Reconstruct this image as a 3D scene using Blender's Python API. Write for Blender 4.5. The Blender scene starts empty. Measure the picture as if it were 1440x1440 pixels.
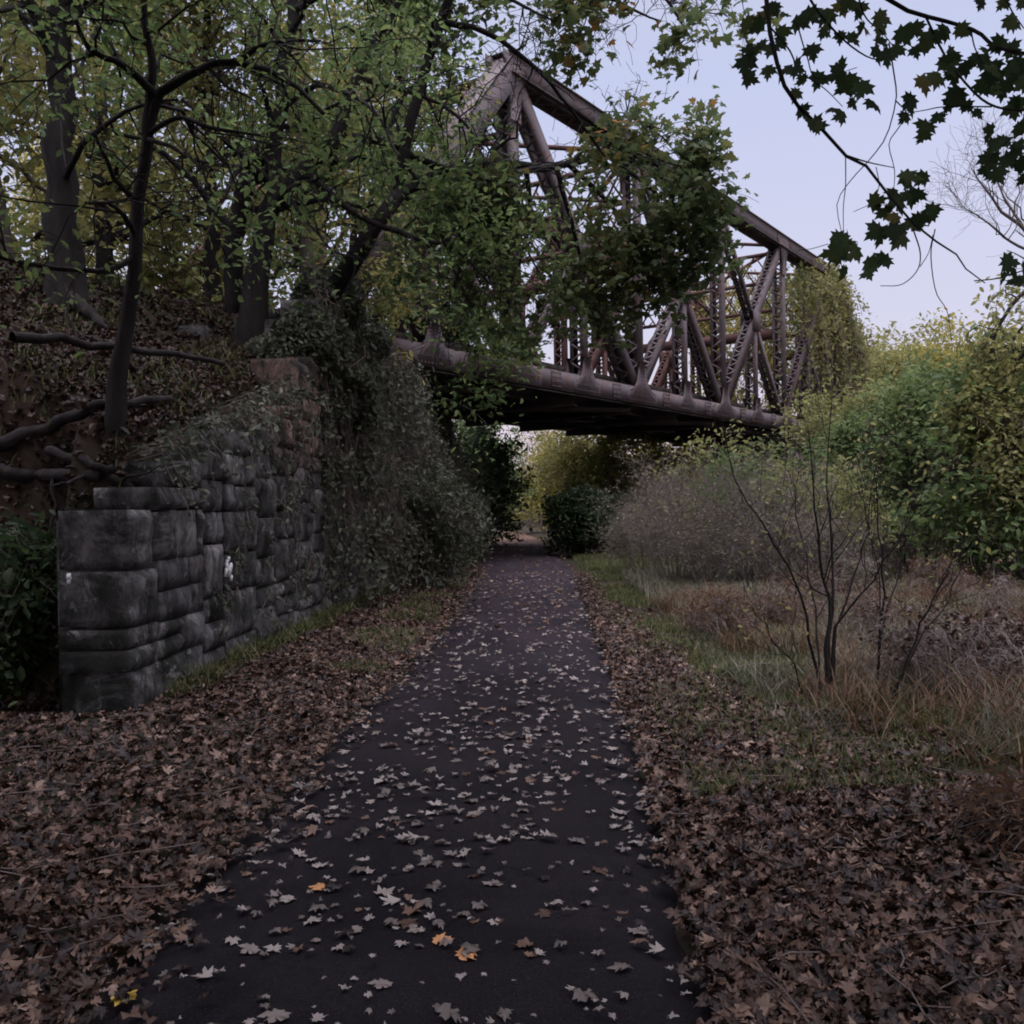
import bpy, math
import numpy as np
from mathutils import Matrix, Vector

C = bpy.context.scene.collection
RNG = np.random.default_rng(11)
PI = math.pi

# ------------------------------------------------------------------ camera
F = 1354.0 / 1440.0          # focal length in image widths
PITCH = math.radians(-0.34)
ROLL = math.radians(1.0)
EYE = np.array([0, 0, 1.6])
FWD = np.array([0, math.cos(PITCH), math.sin(PITCH)])
_r0 = np.array([1.0, 0, 0]); _u0 = np.cross(_r0, FWD)
RGT = _r0 * math.cos(ROLL) - _u0 * math.sin(ROLL)
UPV = _u0 * math.cos(ROLL) + _r0 * math.sin(ROLL)

def ray(px, py):
    return FWD + RGT * ((px - 720) / 1354.0) + UPV * ((720 - py) / 1354.0)

def at(px, py, depth):
    return EYE + ray(px, py) * depth

def on_z(px, py, z=0.0):
    d = ray(px, py)
    return EYE + d * ((z - EYE[2]) / d[2])

# ------------------------------------------------------------------ terrain
AX, AY = -2.26, 22.43
DX, DY = 0.5635, 0.8262           # bridge direction
NX, NY = -0.8262, 0.5635          # across the bridge, away from the camera

def sstep(a, b, x):
    t = np.clip((np.asarray(x, float) - a) / (b - a), 0, 1)
    return t * t * (3 - 2 * t)

def vnoise(x, y, seed=0):
    x = np.asarray(x, float); y = np.asarray(y, float)
    xi = np.floor(x).astype(np.int64); yi = np.floor(y).astype(np.int64)
    fx = x - xi; fy = y - yi
    fx = fx * fx * (3 - 2 * fx); fy = fy * fy * (3 - 2 * fy)
    def h(i, j):
        n = (i * 374761393 + j * 668265263 + seed * 974634541) & 0xffffffff
        n = ((n ^ (n >> 13)) * 1274126177) & 0xffffffff
        return ((n ^ (n >> 16)) & 0xffff) / 65535.0
    return (h(xi, yi) * (1 - fx) + h(xi + 1, yi) * fx) * (1 - fy) + (h(xi, yi + 1) * (1 - fx) + h(xi + 1, yi + 1) * fx) * fy

def wall_x(y):
    return -3.05 + 0.05 * (np.asarray(y, float) - 7.5)

def u_of(x, y):
    return -NX * (np.asarray(x, float) - AX) - NY * (np.asarray(y, float) - AY)

def bank(x, y):
    u = u_of(x, y)
    e = 5.2 - 0.5 * np.maximum(u - 0.8, 0) - 0.55 * np.maximum(-u - 8.5, 0)
    return np.clip(e, 0, 5.2)

def path_edges(y):
    y = np.asarray(y, float)
    l = np.interp(y, PY, PL); r = np.interp(y, PY, PR)
    return l, r

# the path's two edges, metres
PY = np.array([-40, 0.0, 3.3, 6.6, 9.4, 14.4, 22, 31, 42, 55, 66, 80, 110])
PL = np.array([-1.6, -1.55, -1.48, -1.38, -1.18, -0.95, -0.92, -1.05, -1.4, -2.6, -4.6, -8.5, -20])
PR = np.array([0.5, 0.55, 0.68, 0.86, 1.0, 1.2, 1.48, 1.70, 1.75, 0.9, -1.0, -4.8, -16])

def g(x, y):
    x = np.asarray(x, float); y = np.asarray(y, float)
    l, r = path_edges(y)
    off = np.maximum(np.maximum(l - x, x - r), 0)
    z = (vnoise(x * 1.3, y * 1.3, 3) - .5) * 0.10 * sstep(0.1, 1.2, off) + (vnoise(x * .35, y * .35, 5) - .5) * 0.35 * sstep(1, 5, off) * (x > 0)
    z = z + 0.05 * sstep(0.0, 0.5, off)
    e = bank(x, y) + (vnoise(x * 1.1, y * 1.1, 9) - .5) * 0.25 + (vnoise(x * 3, y * 3, 19) - .5) * 0.1
    e = np.maximum(e, 0)
    behind = sstep(0.22, 0.5, wall_x(y) - x)
    inwall = (y < 35)
    m1 = behind * np.where(wall_x(y) - x < 1.0, sstep(7.9, 9.0, y), sstep(8.3, 9.6, y))
    m2 = np.clip((-2.4 - x) / 5.0, 0, 1)
    m = np.where(inwall, m1, m1 + (m2 - m1) * sstep(35, 37, y))
    z = np.where(x < 0.2, z + e * m, z)
    # bank at the far end of the bridge
    s = DX * (x - AX) + DY * (y - AY); u = u_of(x, y)
    far = 5.2 * sstep(38, 41, s) * (1 - sstep(2, 11, np.abs(u + 3.5) - 4))
    z = z + np.where(x > 8, far, 0)
    return z

def hit(px, py, far=80.0):
    d = ray(px, py)
    t = np.arange(1.5, far, 0.03)
    P = EYE + d * t[:, None]
    k = np.nonzero(P[:, 2] < g(P[:, 0], P[:, 1]))[0]
    return P[k[0]] if len(k) else P[-1]

# ------------------------------------------------------------------ materials
MATS = {}
def nmat(name):
    m = bpy.data.materials.new(name); m.use_nodes = True
    nt = m.node_tree; nt.nodes.clear()
    out = nt.nodes.new('ShaderNodeOutputMaterial')
    MATS[name] = m
    return m, nt, out

def ramp(nt, cols, fac=None):
    r = nt.nodes.new('ShaderNodeValToRGB')
    el = r.color_ramp.elements
    while len(el) < len(cols): el.new(0.5)
    for i, c in enumerate(cols):
        if len(c) == 4: p, c = c[0], c[1:]
        else: p = i / max(1, len(cols) - 1)
        el[i].position = p; el[i].color = (*c, 1)
    if fac is not None: nt.links.new(fac, r.inputs[0])
    return r.outputs[0]

def noise(nt, scale, detail=4, rough=.6, vec=None, dist=0):
    n = nt.nodes.new('ShaderNodeTexNoise')
    n.inputs['Scale'].default_value = scale; n.inputs['Detail'].default_value = detail
    n.inputs['Roughness'].default_value = rough; n.inputs['Distortion'].default_value = dist
    if vec is not None: nt.links.new(vec, n.inputs['Vector'])
    return n.outputs[0]

def coords(nt, kind='Object'):
    return nt.nodes.new('ShaderNodeTexCoord').outputs[kind]

def mixc(nt, fac, a, b, mode='MIX'):
    m = nt.nodes.new('ShaderNodeMix'); m.data_type = 'RGBA'; m.blend_type = mode
    for s, v in ((m.inputs[0], fac), (m.inputs[6], a), (m.inputs[7], b)):
        if hasattr(v, 'links'): nt.links.new(v, s)
        elif isinstance(v, (int, float)): s.default_value = v
        else: s.default_value = (*v, 1)
    return m.outputs[2]

def leaf_mat(name, cols, trans=0.35, gloss=0.012):
    m, nt, out = nmat(name)
    a = nt.nodes.new('ShaderNodeAttribute'); a.attribute_name = 'v'
    col = ramp(nt, cols, a.outputs['Fac'])
    d = nt.nodes.new('ShaderNodeBsdfDiffuse'); nt.links.new(col, d.inputs[0])
    t = nt.nodes.new('ShaderNodeBsdfTranslucent'); nt.links.new(col, t.inputs[0])
    mx = nt.nodes.new('ShaderNodeMixShader'); mx.inputs[0].default_value = trans
    nt.links.new(d.outputs[0], mx.inputs[1]); nt.links.new(t.outputs[0], mx.inputs[2])
    res = mx
    if gloss:
        gl = nt.nodes.new('ShaderNodeBsdfGlossy'); gl.inputs['Roughness'].default_value = 0.45
        gl.inputs[0].default_value = (.8, .8, .85, 1)
        m2 = nt.nodes.new('ShaderNodeMixShader'); m2.inputs[0].default_value = gloss
        nt.links.new(mx.outputs[0], m2.inputs[1]); nt.links.new(gl.outputs[0], m2.inputs[2]); res = m2
    nt.links.new(res.outputs[0], out.inputs[0])
    return m

def surf_mat(name, cols, scale, rough=.85, bump=.3, bscale=None, detail=6, spec=.3, kind='Object', stretch=None, extra=None):
    m, nt, out = nmat(name)
    co = coords(nt, kind)
    if stretch:
        mp = nt.nodes.new('ShaderNodeMapping'); mp.inputs['Scale'].default_value = stretch
        nt.links.new(co, mp.inputs[0]); co = mp.outputs[0]
    n = noise(nt, scale, detail, .65, co)
    col = ramp(nt, cols, n)
    if extra: col = extra(nt, co, col)
    p = nt.nodes.new('ShaderNodeBsdfPrincipled')
    nt.links.new(col, p.inputs['Base Color']); p.inputs['Roughness'].default_value = rough
    p.inputs['Specular IOR Level'].default_value = spec
    if bump:
        b = nt.nodes.new('ShaderNodeBump'); b.inputs['Strength'].default_value = bump
        b.inputs['Distance'].default_value = .03
        nt.links.new(noise(nt, bscale or scale * 5, 5, .7, co), b.inputs['Height'])
        nt.links.new(b.outputs[0], p.inputs['Normal'])
    nt.links.new(p.outputs[0], out.inputs[0])
    return m

leaf_mat('leaf_green', [(0, .060, .100, .042), (.45, .100, .150, .055), (.8, .14, .180, .06), (1, .20, .21, .07)], .45)
leaf_mat('leaf_olive', [(0, .14, .15, .06), (.5, .21, .215, .078), (.85, .28, .26, .085), (1, .34, .28, .085)], .5)
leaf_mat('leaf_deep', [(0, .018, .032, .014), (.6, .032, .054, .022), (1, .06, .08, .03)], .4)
leaf_mat('leaf_maple', [(0, .045, .070, .034), (.5, .075, .105, .045), (.84, .115, .125, .045), (.93, .22, .12, .04), (1, .32, .14, .045)], .4)
leaf_mat('leaf_near', [(0, .026, .046, .022), (.6, .048, .078, .030), (.88, .075, .10, .035), (.93, .15, .13, .04), (.97, .08, .026, .026), (1, .06, .02, .02)], .3)
leaf_mat('leaf_yellow', [(0, .20, .19, .05), (.5, .28, .25, .065), (1, .38, .31, .08)], .5)
leaf_mat('leaf_willow', [(0, .13, .15, .06), (.5, .19, .20, .075), (1, .30, .27, .10)], .5)
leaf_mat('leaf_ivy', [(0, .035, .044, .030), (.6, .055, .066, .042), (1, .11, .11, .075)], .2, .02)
leaf_mat('leaf_bush', [(0, .060, .088, .034), (.5, .105, .145, .055), (1, .18, .225, .085)], .45)
leaf_mat('leaf_grey', [(0, .16, .13, .11), (.5, .22, .18, .14), (1, .30, .26, .17)], .3)
leaf_mat('leaf_litter', [(0, .011, .0065, .005), (.3, .036, .020, .013), (.6, .085, .047, .031), (.85, .16, .10, .07), (.95, .28, .20, .155), (1, .28, .14, .05)], .1, .03)
leaf_mat('leaf_pale', [(0, .10, .083, .072), (.5, .20, .17, .155), (.9, .30, .265, .24), (1, .24, .14, .09)], .1, .03)
leaf_mat('leaf_orange', [(0, .42, .20, .08), (1, .50, .26, .12)], .1, .03)
leaf_mat('leaf_gold', [(0, .50, .34, .05), (1, .55, .38, .07)], .1, .03)
leaf_mat('leaf_brush', [(0, .11, .10, .075), (.5, .165, .15, .11), (1, .24, .22, .14)], .3)
surf_mat('brush_twig', [(.3, .10, .085, .08), (.7, .19, .165, .155)], 5, .95, 0, spec=.1)
leaf_mat('grass_green', [(0, .045, .060, .022), (.6, .075, .09, .032), (1, .15, .14, .06)], .3)
leaf_mat('grass_brown', [(0, .050, .029, .018), (.5, .095, .055, .032), (1, .16, .105, .062)], .25)
leaf_mat('grass_grey', [(0, .06, .064, .044), (.6, .10, .10, .07), (1, .19, .18, .13)], .25)
surf_mat('bark', [(.3, .010, .009, .010), (.7, .032, .028, .027)], 6, .95, .8, 22, stretch=(1, 1, .25), spec=.1)
surf_mat('bark_grey', [(.3, .06, .052, .048), (.7, .14, .12, .108)], 8, .95, .5, 22, stretch=(1, 1, .3), spec=.1)
surf_mat('twig', [(.3, .07, .055, .05), (.7, .15, .12, .11)], 5, .95, 0, spec=.1)
surf_mat('deadwood', [(.3, .010, .009, .009), (.7, .035, .03, .03)], 8, .95, .5, 30, spec=.1)

def steel_extra(nt, co, col):
    n2 = noise(nt, 2.3, 8, .7, co, .6)
    f = ramp(nt, [(.5, 0, 0, 0), (.66, 1, 1, 1)], n2)
    return mixc(nt, f, col, (.075, .038, .030))
surf_mat('steel', [(.3, .050, .039, .043), (.7, .088, .072, .078)], 1.2, .75, .25, 30, extra=steel_extra, spec=.3)
surf_mat('steel_dark', [(.3, .028, .022, .024), (.7, .055, .042, .042)], 1.2, .85, .25, 30, spec=.2)
surf_mat('steel_rust', [(.3, .055, .028, .026), (.7, .10, .052, .047)], 1.6, .85, .25, 30, spec=.2)
surf_mat('timber', [(.3, .02, .017, .016), (.7, .045, .038, .034)], 3, .95, .4, 20, spec=.1)

def asphalt_extra(nt, co, col):
    # far stretch is carpeted with pale leaf crumbs
    sep = nt.nodes.new('ShaderNodeSeparateXYZ'); nt.links.new(co, sep.inputs[0])
    mr = nt.nodes.new('ShaderNodeMapRange'); mr.inputs[1].default_value = 36; mr.inputs[2].default_value = 48
    nt.links.new(sep.outputs[1], mr.inputs[0])
    open_light = nt.nodes.new('ShaderNodeMapRange'); open_light.interpolation_type = 'SMOOTHSTEP'
    for i, v in enumerate((5, 18, 0, .5)): open_light.inputs[1 + i].default_value = v
    nt.links.new(sep.outputs[1], open_light.inputs[0]); col = mixc(nt, open_light.outputs[0], col, (.048, .038, .047))  # skylight on the path beyond the canopy, painted in as paler asphalt
    n = noise(nt, .9, 4, .6, co)
    md = nt.nodes.new('ShaderNodeMath'); md.operation = 'MULTIPLY'
    nt.links.new(mr.outputs[0], md.inputs[0]); nt.links.new(ramp(nt, [(.25, .55, .55, .55), (.6, 1, 1, 1)], n), md.inputs[1])
    col = mixc(nt, md.outputs[0], col, (.17, .115, .085))
    pat = noise(nt, .7, 6, .7, co, .8)
    col = mixc(nt, .9, col, ramp(nt, [(.35, .6, .6, .62), (.5, 1, 1, 1), (.7, 1.35, 1.3, 1.3)], pat), 'MULTIPLY')
    gr = ramp(nt, [(.66, 0, 0, 0), (.74, 1, 1, 1)], noise(nt, 190, 2, .5, co))
    col = mixc(nt, gr, col, (.065, .06, .062))
    fine = noise(nt, 95, 3, .6, co)
    return mixc(nt, .55, col, ramp(nt, [(.3, .35, .35, .37), (.75, 1.6, 1.55, 1.6)], fine), 'MULTIPLY')
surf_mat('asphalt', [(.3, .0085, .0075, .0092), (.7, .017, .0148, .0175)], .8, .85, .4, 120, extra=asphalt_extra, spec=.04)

def ground_extra(nt, co, col):
    n = noise(nt, .5, 5, .6, co)
    f = ramp(nt, [(.42, 0, 0, 0), (.6, 1, 1, 1)], n)
    return mixc(nt, f, col, (.024, .025, .015))
surf_mat('ground', [(.3, .016, .011, .009), (.7, .042, .029, .022)], 3, .98, .6, 18, extra=ground_extra, spec=.1)

def make_stone():
    m, nt, out = nmat('stone')
    co = coords(nt)
    a = nt.nodes.new('ShaderNodeAttribute'); a.attribute_name = 'v'
    base = ramp(nt, [(0, .08, .077, .079), (.5, .125, .12, .121), (.8, .18, .172, .168), (.84, .17, .118, .10), (1, .23, .152, .125)], a.outputs['Fac'])
    n1 = ramp(nt, [(.3, .35, .34, .34), (.5, .9, .9, .9), (.72, 1.5, 1.5, 1.5)], noise(nt, 3.5, 8, .7, co, .5))
    col = mixc(nt, 1.0, base, n1, 'MULTIPLY')
    # dark grime and moss with edges of their own
    f = ramp(nt, [(.44, 0, 0, 0), (.56, .95, .95, .95)], noise(nt, 1.5, 9, .78, co, 1.0))
    col = mixc(nt, f, col, (.026, .027, .023))
    mp = nt.nodes.new('ShaderNodeMapping'); mp.inputs['Scale'].default_value = (1, 3.2, .55); nt.links.new(co, mp.inputs[0])
    st = ramp(nt, [(.44, .30, .30, .30), (.6, 1.25, 1.25, 1.25)], noise(nt, 2.0, 8, .7, mp.outputs[0], .4))
    col = mixc(nt, .8, col, st, 'MULTIPLY')
    f2 = ramp(nt, [(.57, 0, 0, 0), (.64, .75, .75, .75)], noise(nt, 2.6, 9, .75, co, 1.2))
    col = mixc(nt, f2, col, (.24, .232, .23))
    f3 = ramp(nt, [(.60, 0, 0, 0), (.70, .6, .6, .6)], noise(nt, 1.1, 8, .7, mp.outputs[0], .6))
    col = mixc(nt, f3, col, (.13, .082, .058))
    p = nt.nodes.new('ShaderNodeBsdfPrincipled'); nt.links.new(col, p.inputs['Base Color'])
    p.inputs['Roughness'].default_value = .9; p.inputs['Specular IOR Level'].default_value = .2
    b = nt.nodes.new('ShaderNodeBump'); b.inputs['Strength'].default_value = .8; b.inputs['Distance'].default_value = .03
    nt.links.new(noise(nt, 16, 8, .7, co), b.inputs['Height']); nt.links.new(b.outputs[0], p.inputs['Normal'])
    nt.links.new(p.outputs[0], out.inputs[0])
make_stone()
surf_mat('white_paint', [(.35, .30, .30, .30), (.6, .62, .62, .64)], 14, .9, .2, 30)

# ------------------------------------------------------------------ mesh helpers
class MB:
    def __init__(self): self.V = []; self.Fc = []; self.n = 0; self.A = []
    def add(self, v, f, a=0.5):
        v = np.asarray(v, float).reshape(-1, 3)
        self.V.append(v); self.Fc.append((np.asarray(f), self.n)); self.n += len(v)
        self.A.append(np.full(len(v), a) if np.isscalar(a) else np.asarray(a, float))
    def box(self, c, ax, ay, az, a=0.5):
        """oriented box: centre and three half-axis vectors"""
        c = np.asarray(c, float); ax, ay, az = (np.asarray(q, float) for q in (ax, ay, az))
        v = [c + i * ax + j * ay + k * az for k in (-1, 1) for j in (-1, 1) for i in (-1, 1)]
        self.add(v, [(0, 2, 3, 1), (4, 5, 7, 6), (0, 1, 5, 4), (2, 6, 7, 3), (0, 4, 6, 2), (1, 3, 7, 5)], a)
    def tubes(self, P, R, sides=5, a=0.5):
        """P (N,K,3) paths, R (N,K) radii"""
        P = np.asarray(P, float); R = np.asarray(R, float)
        if P.ndim == 2: P = P[None]; R = R[None]
        N, K, _ = P.shape
        if N == 0: return
        T = np.gradient(P, axis=1); T /= np.linalg.norm(T, axis=2, keepdims=True) + 1e-9
        mean = P[:, -1] - P[:, 0]; mean /= np.linalg.norm(mean, axis=1, keepdims=True) + 1e-9
        ref = np.where(np.abs(mean[:, 2:3]) > .75, np.array([[0.3, 1.0, 0]]), np.array([[0.1, 0, 1.0]]))[:, None, :]
        X = np.cross(T, np.broadcast_to(ref, T.shape)); X /= np.linalg.norm(X, axis=2, keepdims=True) + 1e-9
        Y = np.cross(T, X)
        th = np.arange(sides) * 2 * PI / sides
        ring = P[:, :, None, :] + R[:, :, None, None] * (X[:, :, None, :] * np.cos(th)[None, None, :, None] + Y[:, :, None, :] * np.sin(th)[None, None, :, None])
        v = ring.reshape(-1, 3)
        i = np.arange(N)[:, None, None] * K * sides; k = np.arange(K - 1)[None, :, None] * sides; s = np.arange(sides)[None, None, :]
        s2 = (s + 1) % sides
        f = np.stack([i + k + s, i + k + s2, i + k + sides + s2, i + k + sides + s], -1).reshape(-1, 4)
        self.add(v, f, a)
    def stamp(self, tv, tf, pos, B, sc, a):
        """many copies of a small template: tv (n,3), tf faces (same length), pos (N,3), B (N,3,3) columns as axes, sc (N,)"""
        pos = np.asarray(pos, float); N = len(pos)
        if N == 0: return
        v = np.einsum('nij,kj->nki', B, tv) * np.asarray(sc)[:, None, None] + pos[:, None, :]
        n = len(tv)
        f = (np.asarray(tf)[None] + (np.arange(N) * n)[:, None, None]).reshape(-1, np.asarray(tf).shape[1])
        self.add(v.reshape(-1, 3), f, np.repeat(a, n))
    def build(self, name, mat, parent=None, smooth=False):
        me = bpy.data.meshes.new(name)
        if self.n:
            V = np.concatenate(self.V); A = np.concatenate(self.A)
            loops = []; sizes = []
            for f, o in self.Fc:
                if f.dtype == object:
                    for q in f: loops.append(np.asarray(q) + o); sizes.append([len(q)])
                else:
                    f = np.atleast_2d(f); loops.append((f + o).ravel()); sizes.append(np.full(len(f), f.shape[1]))
            L = np.concatenate(loops).astype(np.int32); S = np.concatenate(sizes).astype(np.int32)
            me.vertices.add(len(V)); me.vertices.foreach_set('co', V.ravel().astype(np.float32))
            me.loops.add(len(L)); me.loops.foreach_set('vertex_index', L)
            me.polygons.add(len(S)); me.polygons.foreach_set('loop_start', np.concatenate([[0], np.cumsum(S)[:-1]]).astype(np.int32))
            at_ = me.attributes.new('v', 'FLOAT', 'POINT'); at_.data.foreach_set('value', A.astype(np.float32))
            me.update(calc_edges=True)
            if smooth: me.polygons.foreach_set('use_smooth', np.ones(len(S), bool))
            me.validate()
        me.materials.append(MATS[mat])
        o = bpy.data.objects.new(name, me); C.objects.link(o)
        if parent is not None: o.parent = parent
        return o

def tag(o, label=None, cat=None, group=None, kind=None):
    if label: o['label'] = label
    if cat: o['category'] = cat
    if group: o['group'] = group
    if kind: o['kind'] = kind
    return o

def empty(name, loc, rz=0.0):
    o = bpy.data.objects.new(name, None); o.location = loc; o.rotation_euler = (0, 0, rz); o.empty_display_size = .3
    C.objects.link(o); return o

def unit(v): return v / (np.linalg.norm(v, axis=-1, keepdims=True) + 1e-9)

# leaf templates ----------------------------------------------------
_half = [(.0, .0), (.22, -.10), (.20, .06), (.52, .10), (.40, .24), (.60, .50), (.38, .47), (.28, .58), (.18, .52), (.24, .76), (.11, .74), (0, 1.0)]
def maple(half, curl=.0, fold=.0, seed=0, rag=0.0):
    r = np.random.default_rng(seed)
    out = list(half) + [(-x, y) for x, y in half[-2:0:-1]]
    v = np.array([(0, .36)] + out, float)
    rad = np.hypot(v[:, 0], v[:, 1] - .36)
    z = curl * rad ** 2 + fold * np.abs(v[:, 0]) + (r.random(len(v)) - .5) * (.22 * abs(curl) + rag)
    v[1:] += r.normal(0, 1, (len(v) - 1, 2)) * rag * .45
    z[0] = 0
    v = np.c_[v[:, 0], v[:, 1] - .36, z]
    n = len(out)
    f = np.array([(0, 1 + i, 1 + (i + 1) % n) for i in range(n)])
    return v, f
MAPLE = maple(_half, -.25, -.1, 1)
MAPLE_LOW = maple([(0, 0), (.3, -.08), (.55, .12), (.34, .28), (.55, .5), (.22, .54), (0, 1)], -.2, -.1, 2)
OVAL = (np.array([(0, 0, 0), (.24, .35, .07), (.18, .72, .05), (0, 1, -.08), (-.18, .72, .05), (-.24, .35, .07)]) - [0, .5, 0], np.array([(0, 1, 2, 3), (0, 3, 4, 5)]))
SLIM = (np.array([(0, 0, 0), (.10, .4, .02), (0, 1, -.1), (-.10, .4, .02)]) - [0, 0, 0], np.array([(0, 1, 2, 3)]))
CRUMB = (np.array([(-.4, -.3, .05), (.1, -.5, -.02), (.5, -.1, .1), (.3, .4, 0), (-.2, .5, .12), (-.5, .1, 0)]), np.array([(0, 1, 2, 3), (0, 3, 4, 5)]))

def bases(rng, n, face=None, spread=1.0):
    """random leaf frames; face = preferred normal"""
    nrm = unit(rng.normal(size=(n, 3)))
    if face is not None:
        nrm = unit(np.asarray(face, float)[None] + nrm * spread)
    t = unit(rng.normal(size=(n, 3)))
    x = unit(np.cross(t, nrm)); y = np.cross(nrm, x)
    return np.stack([x, y, nrm], -1)

# tree growth --------------------------------------------------------
def spline(pts, K):
    pts = np.asarray(pts, float)
    if len(pts) < 3:
        t = np.linspace(0, 1, K)[:, None]; return pts[0] * (1 - t) + pts[-1] * t
    n = len(pts); P = np.vstack([2 * pts[0] - pts[1], pts, 2 * pts[-1] - pts[-2]])
    t = np.linspace(0, n - 1 - 1e-6, K); i = t.astype(int); f = (t - i)[:, None]
    a, b, c, d = P[i], P[i + 1], P[i + 2], P[i + 3]
    return .5 * (2 * b + (c - a) * f + (2 * a - 5 * b + 4 * c - d) * f ** 2 + (3 * b - a - 3 * c + d) * f ** 3)

def offshoots(rng, P, R, n, length, t0, t1, K, out=.7, up=.15, droop=.1, wob=.12, rad=.5):
    """n side branches on each of the paths P (N,K0,3)"""
    N, K0, _ = P.shape
    idx = np.repeat(np.arange(N), n); t = t0 + (t1 - t0) * rng.random(N * n) ** .8
    k = t * (K0 - 1); i = np.minimum(k.astype(int), K0 - 2); f = (k - i)[:, None]
    base = P[idx, i] * (1 - f) + P[idx, i + 1] * f
    tan = unit(P[idx, i + 1] - P[idx, i])
    r0 = (R[idx, i] * (1 - f[:, 0]) + R[idx, i + 1] * f[:, 0]) * rad
    d = unit(rng.normal(size=(N * n, 3)))
    d = unit(d - .6 * tan * np.sum(d * tan, 1, keepdims=True))
    d = unit(tan * (1 - out) + d * out + np.array([0, 0, up]))
    L = length * (1.15 - .6 * t) * (.55 + .8 * rng.random(N * n))
    s = np.linspace(0, 1, K)
    W = np.cumsum(rng.normal(size=(N * n, K, 3)), 1) * wob / math.sqrt(K); W -= W[:, :1]
    Q = base[:, None] + d[:, None] * (s[None, :, None] * L[:, None, None]) + W * L[:, None, None]
    Q[:, :, 2] -= droop * L[:, None] * s[None] ** 2
    RR = r0[:, None] * (1 - .75 * s[None])
    return Q, RR

def leaves_on(rng, Q, n, size, jit, t0=.15):
    N, K, _ = Q.shape
    idx = np.repeat(np.arange(N), n); t = t0 + (1 - t0) * rng.random(N * n)
    k = t * (K - 1); i = np.minimum(k.astype(int), K - 2); f = (k - i)[:, None]
    p = Q[idx, i] * (1 - f) + Q[idx, i + 1] * f + rng.normal(size=(N * n, 3)) * jit
    s = size * (.6 + .7 * rng.random(N * n))
    return p, s

def make_tree(name, label, cat, limbs, seed, leafmat, bark='bark', n2=7, len2=2.4, n3=6, len3=.9, nl=12, size=.1, jit=.14,
              t0=.3, tmpl=OVAL, group=None, up=.12, droop=.15, face=(0, 0, 1), spread=1.1, minr=.004, clump=0.0, sides=9, l2t0=.15, out=.75, vlo=0.0, vhi=1.0, front=1.0, gaps=()):
    """limbs: list of (points, r0, r1, twiggy) in world space; first point of first limb is the base"""
    rng = np.random.default_rng(seed)
    base = np.asarray(limbs[0][0][0], float)
    root = empty(name, base); tag(root, label, cat, group)
    tr = MB(); K = 14
    Ps, Rs = [], []
    for li, (pts, r0, r1, tw) in enumerate(limbs):
        p = spline(pts, K) - base
        if li == 0: p[0, 2] -= .35
        p[1:-1] += rng.normal(size=(K - 2, 3)) * min(.03, r0 * .15)
        s = np.linspace(0, 1, K); r = r0 + (r1 - r0) * s
        if li == 0: r = r * (1 + .55 * np.exp(-s * 14))
        tr.tubes(p, r, sides)
        if tw: Ps.append((p, r, tw))
    pos, scl = [], []
    for p, r, tw in Ps:
        n_a = max(1, int(round(n2 * tw)))
        Q2, R2 = offshoots(rng, p[None], r[None], n_a, len2, t0, 1.0, 7, out, up, droop)
        # the limb's own tip keeps growing
        R2 = np.maximum(R2, minr * 1.5); tr.tubes(Q2, R2, 5)
        Q3, R3 = offshoots(rng, Q2, R2, n3, len3, l2t0, 1.0, 5, .75, up * .5, droop)
        R3 = np.maximum(R3 * .8, minr); tr.tubes(Q3, R3, 3)
        if nl:
            a, b = leaves_on(rng, Q3, nl, size, jit); pos.append(a); scl.append(b)
            a, b = leaves_on(rng, Q2, nl, size, jit, .4); pos.append(a); scl.append(b)
    tr.build('trunk', bark, root, smooth=True)
    if nl:
        pos = np.concatenate(pos); scl = np.concatenate(scl)
        if clump:   # thin the crown where a coarse noise is low, so gaps open
            w = pos + base
            q = vnoise(w[:, 0] * .9 + w[:, 1] * .35, w[:, 2] * .9 + w[:, 1] * .2, seed)
            keep = q > clump * (.6 + .8 * rng.random(len(q)))
            pos, scl = pos[keep], scl[keep]
        w = pos + base; keep = (w[:, 1] > base[1] - .15) | (rng.random(len(w)) < front)
        for c, rad in gaps:   # open windows in the crown
            keep &= np.linalg.norm(w - np.asarray(c), axis=1) > rad * (.8 + .4 * rng.random(len(w)))
        pos, scl = pos[keep], scl[keep]
        m = MB()
        w = pos + base
        v = np.clip(vlo + (vhi - vlo) * (.65 * rng.random(len(pos)) + .35 * vnoise(w[:, 0] * .6, w[:, 2] * .6 + w[:, 1] * .4, seed + 3)), 0, 1)
        m.stamp(*tmpl, pos, bases(rng, len(pos), face, spread), scl, v)
        m.build('crown', leafmat, root)
    return root

def px_limb(pts, d0, d1=None):
    """world polyline through picture points at depths running d0..d1"""
    d1 = d0 if d1 is None else d1
    ds = np.linspace(d0, d1, len(pts))
    return [at(x, y, d) for (x, y), d in zip(pts, ds)]


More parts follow.
